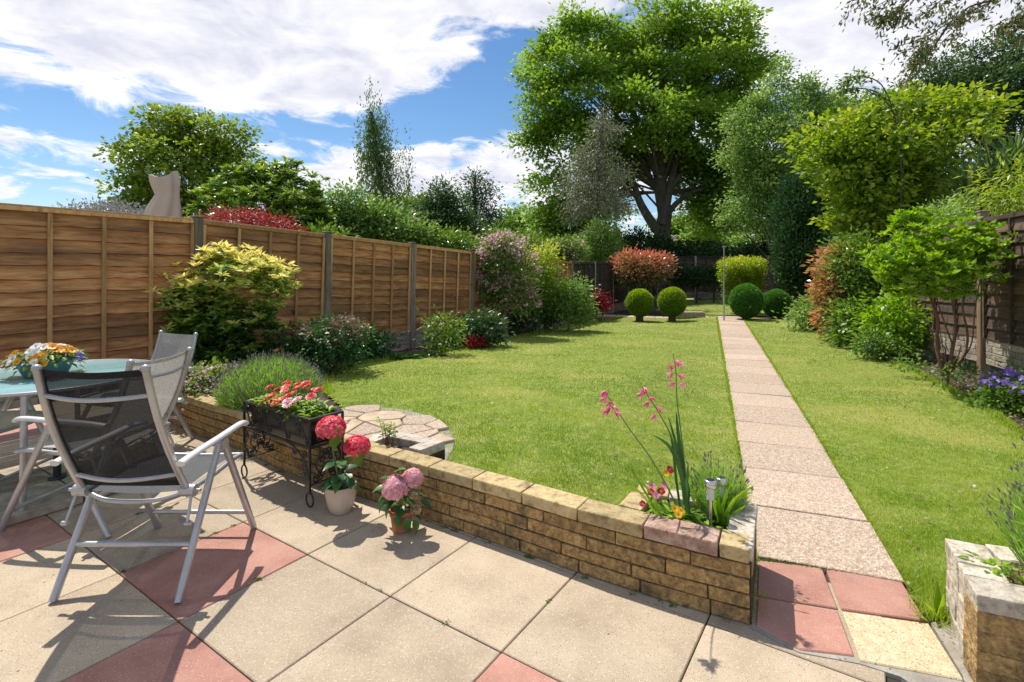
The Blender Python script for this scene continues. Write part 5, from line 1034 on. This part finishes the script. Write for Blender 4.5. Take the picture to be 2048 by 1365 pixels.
plant('geranium_clump', 'large leafy geranium with purple blue flowers at the right picture edge', 'flowers', 5.35, [(2030, 810, 58, 48, 0, .34), (2070, 790, 60, 50, 0, .4), (2000, 800, 28, 28), (2045, 850, 40, 20, -.2)], 4200, .05, .036, 'mid', bark='greenstem', base=2040, r0=.012, twigs=14, cr=.05, flowers=[('purple', 230, .048, .042, dict(per=5, inner=.9, cr=.03, tb=.2, lobes=[(2030, 766, 32, 20, -.1, .25), (2060, 760, 40, 26), (2015, 780, 20, 14, -.15)]))])
plant('ground_seedling', 'thin creeping seedlings at the foot of the multi stemmed shrub', 'plant', 6.3, [(1935, 745, 34, 7, 0, .2), (1880, 748, 20, 5), (1820, 728, 20, 5, .6)], 420, .05, .03, 'mid', bark='greenstem', base=1915, r0=.006, twigs=6)

# ================================================================== TREES AND GARDENS BEYOND THE FENCES
GB = 'trees and bushes beyond the fences'
def tree(name, label, cat, Y, ls, n, L, Wd, mat, **kw):
    kw.setdefault('jit', .10); rr = random.Random(len(label)*7+n); kn = kw.pop('knob', 2 if len(ls) > 6 else 0); ls = list(ls); big = [l for l in ls if l[2] > 20]
    for l in big:
        for _ in range(kn):
            a = rr.uniform(-.4, 3.5); rx, ry = l[2], l[3]; ls.append((l[0]+rx*.95*math.cos(a), l[1]-ry*.95*math.sin(a), rx*.30, ry*.34, (l[4] if len(l) > 4 else 0)+rr.uniform(-.4, .4)*rx/F*Y))
    kw.setdefault('bark', 'bark'); kw.setdefault('fname', 'crown'); kw.setdefault('tname', 'trunk'); kw.setdefault('basez', -.3); return plant(name, label, cat, Y, ls, n, L, Wd, mat, **kw)
# the great sycamore
SY = 31.0
syl = [(1180, 75, 75, 45), (1270, 60, 80, 48), (1370, 55, 80, 45), (1455, 70, 50, 45), (1140, 150, 75, 55, -1), (1240, 150, 80, 55, -2), (1350, 140, 85, 60, -1), (1450, 150, 65, 60), (1110, 235, 50, 38, -1), (1180, 240, 80, 50, -2), (1290, 235, 85, 55, -3), (1400, 240, 85, 60, -1), (1480, 250, 50, 60),
       (1080, 280, 42, 30), (1150, 320, 60, 45, -1), (1230, 320, 60, 45), (1330, 320, 80, 40, 1.5), (1430, 330, 75, 50), (1490, 340, 40, 50), (1100, 380, 40, 35), (1140, 420, 60, 45), (1440, 410, 60, 38), (1390, 385, 60, 25, 2), (1205, 425, 45, 45, 1), (1110, 455, 40, 34), (1080, 440, 24, 22), (1075, 180, 26, 30), (1060, 270, 30, 18), (1150, 470, 60, 30), (1090, 100, 22, 22), (1480, 450, 34, 26), (1420, 440, 44, 22), (1490, 420, 40, 30), (1240, 110, 60, 40, 2), (1500, 130, 28, 28)]
syt = MB()
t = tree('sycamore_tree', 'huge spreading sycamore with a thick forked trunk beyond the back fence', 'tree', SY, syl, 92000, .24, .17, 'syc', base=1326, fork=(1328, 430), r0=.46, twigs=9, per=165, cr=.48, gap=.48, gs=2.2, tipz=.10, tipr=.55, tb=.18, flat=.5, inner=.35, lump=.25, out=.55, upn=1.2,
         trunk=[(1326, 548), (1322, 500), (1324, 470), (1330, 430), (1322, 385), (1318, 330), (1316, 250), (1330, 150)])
m = MB()
for pts, r in (([(1322, 470), (1300, 440), (1280, 405), (1268, 370), (1245, 320), (1215, 260)], .32), ([(1326, 450), (1335, 400), (1345, 350), (1362, 300), (1385, 240), (1400, 160)], .28), ([(1328, 440), (1352, 408), (1385, 385), (1430, 370), (1470, 350)], .20), ([(1335, 390), (1362, 350), (1400, 330), (1450, 320)], .2), ([(1318, 350), (1290, 300), (1270, 230), (1262, 150)], .25), ([(1268, 372), (1240, 360), (1200, 350), (1150, 330)], .2), ([(1282, 405), (1255, 380), (1230, 385), (1180, 400)], .15), ([(1318, 330), (1350, 260), (1362, 180)], .2)):
    p = smoothpath([W(a, b, SY-.3) for a, b in pts], 5); m.tube(p, [r*(1-.75*i/len(p)) for i in range(len(p))], 9)
m.build('limb', M['bark'], t, world=True)
tree('maple_tree', 'broad round maple with dark branches showing, beyond the left fence', 'tree', 21, [(320, 250, 45, 32), (385, 260, 55, 34), (440, 270, 45, 30), (280, 300, 48, 36), (350, 310, 60, 45, -.6), (430, 320, 60, 42), (475, 320, 34, 30), (265, 385, 38, 28), (300, 360, 45, 34), (370, 380, 60, 40), (440, 375, 50, 35), (340, 415, 60, 30), (250, 305, 22, 16), (290, 405, 50, 30), (500, 340, 18, 22)],
     15000, .17, .125, 'lefttree', base=372, fork=(370, 425), r0=.24, twigs=14, per=48, cr=.27, gap=.42, gs=1.8, flat=.5, tb=.15, tipr=.6, inner=.3)
tree('laurel_tree', 'rounded glossy leaved tree just beyond the fence, behind the crimson acer', 'tree', 13.5, [(470, 385, 60, 40), (530, 370, 40, 42), (590, 390, 52, 55), (440, 415, 50, 30), (520, 420, 80, 40, -.5), (600, 430, 55, 45), (505, 350, 26, 26), (575, 345, 24, 24), (630, 420, 24, 40), (560, 460, 90, 30)],
     15000, .16, .06, 'glossy', base=530, r0=.15, twigs=4, per=12, cr=.16, gap=.2, lump=.25, ros=True, tipr=.7, tipz=.2)
tree('acer_bush', 'domed crimson leaved acer showing above the left fence', 'shrub', 8.2, [(490, 462, 78, 38, 0, .7), (545, 475, 62, 32, 0, .6), (440, 475, 48, 34, 0, .5)], 14000, .055, .022, 'red', base=490, r0=.05, twigs=4, per=24, cr=.07, tipz=.35, tipr=.8, inner=.6, lump=.06, droop=.2, jit=.03)
tree('lilac_bush', 'greyish lilac bush peeping over the left fence beside the parasol', 'shrub', 8.6, [(170, 428, 30, 10, 0, .3), (215, 424, 34, 12, 0, .3), (260, 432, 30, 15, 0, .3), (300, 440, 18, 10)], 2600, .06, .025, 'lilac', base=215, r0=.03, twigs=10, gap=.25, vert=.6)
tree('shrub', 'loose light green shrub at the right of the glossy tree, above the fence', 'shrub', 14.5, [(690, 410, 34, 26), (680, 440, 45, 28), (735, 445, 45, 28), (700, 470, 70, 30), (790, 465, 60, 30), (650, 460, 30, 30), (765, 440, 35, 26)], 12000, .13, .07, 'pale', base=715, r0=.06, twigs=8, gap=.22, tb=-.12)
tree('birch_tree', 'tall weeping silver birch with hanging foliage against the blue sky', 'tree', 24, [(742, 240, 14, 32), (750, 290, 24, 40), (735, 305, 24, 30), (765, 310, 20, 36), (745, 350, 32, 40), (775, 345, 24, 36), (760, 400, 36, 44), (745, 430, 34, 40), (785, 430, 26, 36), (715, 300, 12, 18), (812, 345, 12, 20), (770, 275, 14, 24), (740, 222, 6, 12)],
     9000, .13, .06, 'birch', base=765, fork=(760, 330), r0=.13, twigs=10, per=46, cr=.10, gap=.40, gs=2.4, droop=1.3, flat=6.5, inner=.1, out=.1, lump=.3, trunk=[(770, 520), (768, 440), (760, 360), (750, 290), (742, 225)])
tree('evergreen_tree', 'dark bushy evergreen behind the fence, left of the thin open tree', 'tree', 17, [(885, 395, 22, 26), (870, 425, 34, 30), (905, 430, 30, 34), (880, 465, 50, 36), (930, 470, 36, 30), (850, 480, 36, 24)], 13000, .12, .055, 'dark', base=885, r0=.1, twigs=6, gap=.15, tipr=.6, tb=.05)
tree('open_tree', 'thin sparse tree with an airy crown and dark straight stem', 'tree', 19, [(950, 375, 26, 26), (935, 405, 24, 26), (968, 400, 24, 30), (955, 440, 34, 34), (980, 430, 22, 22), (945, 470, 28, 24), (950, 358, 14, 12)], 4600, .11, .05, 'dark', base=952, r0=.07, twigs=22, per=12, gap=.3, inner=.3, trunk=[(952, 530), (951, 460), (950, 400), (950, 350)])
for i, (px, py, rx, ry, Y, mt, lb) in enumerate(((825, 420, 36, 26, 48, 'mid', 'distant round treetop just right of the weeping birch'), (1040, 455, 52, 36, 44, 'mid', 'distant light green trees left of the sycamore'), (1365, 462, 26, 22, 62, 'mid', 'distant round tree seen under the sycamore, above the roof'), (1455, 492, 34, 20, 36, 'pale', 'pale bushy tree right of the tiled roof'), (1405, 485, 26, 18, 34, 'pale', 'pale rounded bush directly right of the roof ridge'), (1570, 475, 30, 36, 40, 'mid', 'hazy green treetop behind the dark yew'), (1700, 420, 50, 50, 30, 'mid', 'green treetop far behind the copper photinia'))):
    tree('distant_tree', lb, 'tree', Y, [(px, py, rx, ry), (px+rx*.6, py+ry*.4, rx*.7, ry*.7), (px-rx*.6, py+ry*.4, rx*.7, ry*.7), (px, py+ry, rx*1.2, ry)], 7000, .0075*Y, .0045*Y, mt, base=px, r0=.25, twigs=2, group=GB, gap=.1)
tree('hedge', 'long dark hedge beyond the back fence under the sycamore', 'hedge', 28, [(1400, 510, 60, 16, 0, 1.2), (1340, 505, 40, 20, 0, 1.2), (1480, 516, 50, 14, 0, 1.2), (1290, 495, 40, 25, 0, 1.2), (1240, 500, 40, 30), (1540, 505, 40, 24)], 15000, .17, .09, 'hedge', base=1400, r0=.1, twigs=3, per=14)
tree('flowering_bush', 'pale pink blossoming bush over the fence between weigela and light conifer', 'shrub', 16.8, [(1105, 505, 40, 20), (1140, 500, 26, 18), (1080, 512, 24, 16)], 5200, .11, .05, 'mid', base=1110, r0=.05, twigs=4, flowers=[('palepink', 1500, .07, .055, dict(per=14, inner=.85, cr=.10)), ('mauve', 250, .08, .06, dict(per=12, inner=.85, cr=.1, lobes=[(1140, 512, 14, 10)]))])
tree('light_conifer', 'light green soft needled tree above the dark fence', 'tree', 20.5, [(1200, 470, 22, 24), (1185, 495, 30, 26), (1215, 495, 26, 28), (1200, 520, 36, 16)], 8500, .13, .05, 'pale', base=1200, r0=.07, twigs=6, gap=.15, tb=-.05)
tree('eucalyptus_tree', 'slender grey leaved eucalyptus with a thin dark stem in front of the sycamore', 'tree', 21.5, [(1212, 270, 26, 30), (1190, 305, 30, 24), (1152, 350, 30, 34), (1215, 350, 34, 34), (1190, 395, 50, 36), (1235, 355, 24, 20), (1140, 385, 20, 30), (1225, 410, 34, 30), (1150, 425, 24, 22), (1200, 240, 14, 20)], 9000, .13, .036, 'grey', base=1197, r0=.075, twigs=10, per=14, gap=.3, droop=.8, inner=.25, cr=.2, jit=.22, tipr=.7, trunk=[(1198, 540), (1198, 480), (1196, 400), (1198, 330), (1204, 250)])
tree('tall_tree', 'tall light grey-green tree right of the sycamore', 'tree', 22, [(1545, 210, 34, 34), (1500, 240, 40, 40), (1580, 240, 36, 44), (1540, 290, 60, 50, -.6), (1485, 320, 36, 46), (1600, 300, 44, 46), (1530, 350, 50, 42), (1500, 395, 44, 40), (1570, 370, 50, 46), (1635, 215, 14, 40), (1550, 165, 14, 26), (1568, 150, 8, 30), (1622, 185, 8, 34), (1520, 190, 10, 26), (1610, 190, 22, 32), (1490, 440, 40, 26), (1660, 250, 34, 50), (1530, 440, 40, 40)],
     30000, .125, .085, 'pale', base=1545, r0=.22, twigs=6, per=32, cr=.2, gap=.25, tb=-.05, lump=.3, tipr=.6)
tree('background_tree', 'mid green tree filling in behind the tall pale tree and the yellow green tree', 'tree', 25, [(1650, 250, 44, 50), (1705, 250, 50, 46), (1765, 235, 54, 44), (1820, 220, 44, 36), (1690, 320, 60, 50), (1770, 310, 60, 50), (1640, 350, 40, 50), (1720, 210, 20, 26)], 20000, .16, .11, 'mid', base=1700, r0=.2, twigs=6, per=30, cr=.26, gap=.3, tipr=.5, tb=-.08)
tree('acacia_tree', 'yellow green layered tree leaning in over the right fence', 'tree', 11.0, [(1680, 270, 66, 28, 0, 1), (1760, 240, 64, 34, 0, 1), (1870, 235, 66, 38, 0, 1), (1930, 240, 40, 32, 0, .8), (1650, 295, 48, 24, 0, .8), (1740, 300, 80, 36, -.3, 1.1), (1840, 300, 80, 40, -.3, 1.1), (1672, 335, 54, 26, 0, .9), (1740, 355, 80, 34, 0, 1), (1830, 350, 60, 30, .2, 1), (1704, 392, 40, 22, 0, .7), (1740, 410, 60, 28, 0, .8), (1720, 445, 46, 26, 0, .7), (1840, 200, 40, 20), (1810, 395, 50, 24), (1790, 440, 56, 28, .3, .8), (1855, 402, 56, 30, .3, .8), (1722, 470, 30, 26)],
     19000, .13, .078, 'yg', base=1850, fork=(1810, 420), r0=.13, twigs=7, per=26, cr=.16, gap=.38, gs=1.6, flat=.4, tipr=.6, tipz=.1)
tree('holm_oak', 'big dense dark green tree filling the upper right corner', 'tree', 16.5, [(1990, 190, 110, 60, 0, 1.6), (2060, 150, 100, 70, 0, 1.6), (1930, 200, 70, 44, 0, 1.2), (2010, 260, 110, 60, 0, 1.6), (1890, 160, 46, 36), (2100, 260, 100, 90, 0, 1.6), (1850, 190, 34, 26), (1990, 120, 60, 40)], 34000, .12, .06, 'dark', base=2070, fork=(2050, 330), r0=.3, twigs=4, per=24, cr=.2, tb=.04, tipr=.7, gap=.1)
tree('laurel_hedge', 'deep shaded evergreen mass behind the right fence under the yellow green tree', 'hedge', 12.6, [(1850, 420, 90, 50, 0, 1), (1950, 400, 90, 60, 0, 1), (1780, 450, 60, 46, 0, 1), (2050, 390, 70, 70, 0, 1), (1720, 490, 40, 40), (1900, 350, 60, 40)], 15000, .13, .06, 'dark', base=1900, r0=.12, twigs=3, per=16, tb=-.12)
def cordyline():
    Y = 9.4; b = gx(1985, Y); t = thing('cordyline_tree', 'spiky cordyline palm with long strap leaves behind the right fence', 'palm', b); m = MB()
    rng = RNG
    for hx, hy, n, L in ((1985, 375, 190, 1.0), (2030, 330, 120, .8), (1935, 385, 100, .8)):
        c = W(hx, hy, Y); m.tube(smoothpath([b, b.lerp(c, .5)+Vector((.1, 0, 0)), c], 4), .09, 9)
        th_ = rng.random(n)*6.283; el = rng.uniform(-.25, 1.4, n); d = np.stack([np.cos(th_)*np.cos(el), np.sin(th_)*np.cos(el), np.sin(el)], 1)
        lm = MB()
        for k in range(n):
            D = Vector(d[k]); l = L*random.uniform(.7, 1.1); p = [c+D*l*u+Vector((0, 0, -.32*l*u*u*(1-D.z*.6))) for u in (0, .25, .5, .75, 1)]; s = D.cross(Vector((0, 0, 1))).normalized() if abs(D.z) < .98 else Vector((1, 0, 0)); vs = []
            for i, q in enumerate(p): w = .021*[.6, 1, .9, .6, .05][i]; vs += [q-s*w, q+s*w]
            lm.add(vs, [(2*i, 2*i+1, 2*i+3, 2*i+2) for i in range(4)], 0, random.random(), True)
        lm.build('leaf_rosette', LM['cord'], t, world=True)
    m.build('trunk', M['bark'], t, world=True)
cordyline()
tree('bamboo_clump', 'bright yellow green bamboo-like leaves above the dark right fence panel', 'shrub', 7.7, [(2045, 370, 40, 40, 0, .4), (2035, 405, 36, 20, 0, .3), (2070, 410, 50, 36, 0, .4), (2005, 415, 18, 12)], 1700, .14, .028, 'yg', bark='greenstem', base=2050, r0=.015, twigs=10, droop=.5, out=1.0, tb=.1)
tree('variegated_shrub', 'pale variegated shrub rising behind the multi stemmed shrub', 'shrub', 8.3, [(1925, 415, 22, 24, 0, .2), (1880, 435, 34, 18, 0, .25), (1900, 455, 40, 20, 0, .3), (1860, 440, 20, 12)], 2600, .06, .022, 'pale', bark='greystem', base=1900, r0=.025, twigs=6, tb=.0, vert=.5)
# overhanging branches top right
def overhang():
    Y = 7.2; b = gx(2420, Y+1.0); t = thing('overhanging_tree', 'thin drooping branches with narrow leaves hanging in from the upper right', 'tree', b); m = MB()
    m.tube(smoothpath([b, b+Vector((-.1, 0, 2.5)), W(2330, -260, Y+.6)], 5), [.16]*5+[.12]*6, 10)
    ends = []
    for pts in ([(2330, -200), (2150, -110), (1960, -60), (1820, -20), (1740, 20)], [(2330, -200), (2120, -60), (1990, 0), (1900, 45), (1850, 75), (1790, 95)], [(2330, -260), (2100, -120), (1900, -80), (1780, -30), (1715, -5)], [(2330, -160), (2150, -20), (2070, 20), (2030, 45), (1990, 60)], [(1900, 45), (1870, 90), (1845, 120), (1825, 140)], [(1900, -60), (1830, -10), (1790, 25), (1760, 40)], [(1990, 0), (1930, 20), (1920, 70)], [(2120, -40), (2060, 0), (2045, 40)], [(1980, -30), (1900, -10), (1850, 30)], [(2200, -20), (2100, 30), (2050, 65)]):
        p = smoothpath([W(a, c, Y+random.uniform(-.1, .1)) for a, c in pts], 5); m.tube(p, [.017*(1-.8*i/len(p)) for i in range(len(p))], 5, cap=False); ends += p[len(p)//3:]
    for _ in range(2):
        for e in list(ends)[::2]:
            q = e+Vector((random.uniform(-.22, .16), random.uniform(-.2, .2), random.uniform(-.22, .06))); w_ = wig(e, q, 4, .15, .08); m.tube(w_, [.006, .005, .004, .003, .002], 4, cap=False); ends += w_[2:]
    m.build('branch', M['bark'], t, world=True)
    P = np.array([tuple(e) for e in ends]); rng = RNG; n = 3000; w = (np.clip(P[:, 2]-W(0, 150, Y).z, 0, 9)); i = rng.integers(0, len(P), n); pos = P[i]+rng.normal(size=(n, 3))*.045
    leaf_mesh('foliage', pos, rng.normal(size=(n, 3))*.55+np.array([-.35, 0, -.75]), rng.normal(size=(n, 3)), .085*(.6+.6*rng.random(n)), .030, rng.random(n), LM['cherry'], t, off=tuple(b))
overhang()
def sprays():
    Y = 10; t = thing('arching_branches', 'arching leafy sprays reaching out between the tall tree and the yellow green tree', 'branches', gx(1800, Y)); m = MB(); e = []
    for pts in ([(1800, 520), (1800, 300), (1770, 180), (1720, 152), (1690, 165)], [(1800, 520), (1800, 280), (1760, 190), (1700, 178), (1680, 185)], [(1800, 300), (1790, 215), (1740, 185)]):
        p = smoothpath([W(a, c, Y) for a, c in pts], 6); m.tube(p, .012, 5); e += p[-9:]
    m.build('branch', M['bark'], t, world=True); P = np.array([tuple(q) for q in e]); rng = RNG; n = 420; pos = P[rng.integers(0, len(P), n)]+rng.normal(size=(n, 3))*.07
    leaf_mesh('foliage', pos, rng.normal(size=(n, 3))*.5+np.array([-.5, 0, -.3]), rng.normal(size=(n, 3))*.6+np.array([0, 0, 1]), .10, .04, rng.random(n), LM['mid'], t, off=tuple(t.location))
sprays()
# folded parasol in the neighbour's garden
def parasol():
    Y = 7.4; b = gx(328, Y); t = thing('folded_parasol', 'folded taupe canvas parasol standing above the left fence', 'parasol', b); k = Y/F
    # cross sections: (pixel row, left, right)
    rows = [(352, 303, 352), (358, 304, 355), (366, 305, 357), (378, 309, 357), (390, 313, 357.5), (402, 307, 358), (416, 300, 358.5), (432, 295, 358), (450, 294, 357), (480, 300, 352), (520, 312, 344)]
    m = MB(); n = 36; vs = []
    for r, (py, l, rr) in enumerate(rows):
        c = (l+rr)/2; w = (rr-l)/2*k; z = W(0, py, Y).z; top = r == 0
        for j in range(n):
            a = 2*math.pi*j/n; f = 1+.17*math.sin(a*7+1+r*.25)*(.4+.6*abs(math.sin(r*.5+1))); dz = 0
            if r <= 2: q = math.cos(a); dz = (.055*(q**2) + (.05 if q > 0 else .0)*abs(q)**3-.035)*(1-r*.33) * (1.0)
            vs.append(((c-CX)*k+w*f*math.cos(a), Y+w*.62*f*math.sin(a), z+dz))
    m.add(vs, [(i*n+(j+1) % n, i*n+j, (i+1)*n+j, (i+1)*n+(j+1) % n) for i in range(len(rows)-1) for j in range(n)], 0, .5, True); 
    m.add([vs[j] for j in range(n)]+[(W(330, 372, Y))], [(j, (j+1) % n, n) for j in range(n)], 0, .5, True)
    o = m.build('canopy', M['canvas'], t, world=True)
    m = MB(); m.tube([b, W(328, 420, Y)], .022, 10); m.build('pole', M['iron'], t, world=True)
parasol()
# house roof glimpsed beyond the hedge
def house():
    Y = 46; c = W(1400, 500, Y); t = thing('house', 'distant bungalow with a brown tiled hipped roof glimpsed under the sycamore', 'house', (c.x, Y, -.5)); k = Y/F
    m = MB(); zt = W(0, 470, Y).z+.5; ze = W(0, 497, Y).z+.5; w = 4.2; m.box((0, 3, ze/2), (2*w-.6, 6, ze)); m.build('wall', M['render'], t)
    m = MB(); rx = 1.1; m.add([(-w, 0, ze), (w, 0, ze), (w, 6, ze), (-w, 6, ze), (-rx-.2, 3, zt), (rx+1.2, 3, zt)], [(0, 1, 5, 4), (1, 2, 5), (2, 3, 4, 5), (3, 0, 4), (0, 3, 2, 1)]); r = m.build('roof', M['roof'], t)
    m = MB(); m.tube([(-rx-.2, 3, zt+.03), (rx+1.2, 3, zt+.03)], .12, 6); m.tube([(-rx-.2, 3, zt+.03), (-w, 0, ze+.05)], .10, 6); m.build('ridge_tile', M['render'], r)
house()
# distant tree belt on the horizon so no bare edge shows
def belt():
    rng = np.random.default_rng(3); lob = []
    for i in range(46): x = -75+i*3.6; lob.append((x, 75+rng.normal()*3, 1.6+rng.random()*1.2, 3.4, 3, 2.2+rng.random()*1.6))
    foliage('tree_belt', lob, 32000, .75, .45, LM['mid'], None, per=20, inner=.4, tb=-.1); o = bpy.data.objects['tree_belt']; tag(o, 'far off belt of green trees along the horizon', 'woodland', kind='stuff')
belt()
# neighbours' low bushes filling the gap directly behind the left fence
for i, (px, Y, rx, ry, mt, lb) in enumerate(((1020, 17, 50, 24, 'mid', 'green bush behind the weigela, beyond the fence'), (620, 12.5, 50, 20, 'mid', 'low green bush just over the fence at the foot of the glossy tree'), (870, 14.5, 60, 20, 'glossy', 'low glossy bush over the fence under the dark evergreen'))):
    tree('neighbour_bush', lb, 'shrub', Y, [(px, 488 if i else 500, rx, ry), (px+rx*.7, 492, rx*.6, ry), (px-rx*.7, 486, rx*.6, ry)], 5000, .11, .055, mt, base=px, r0=.05, twigs=3, group=GB)
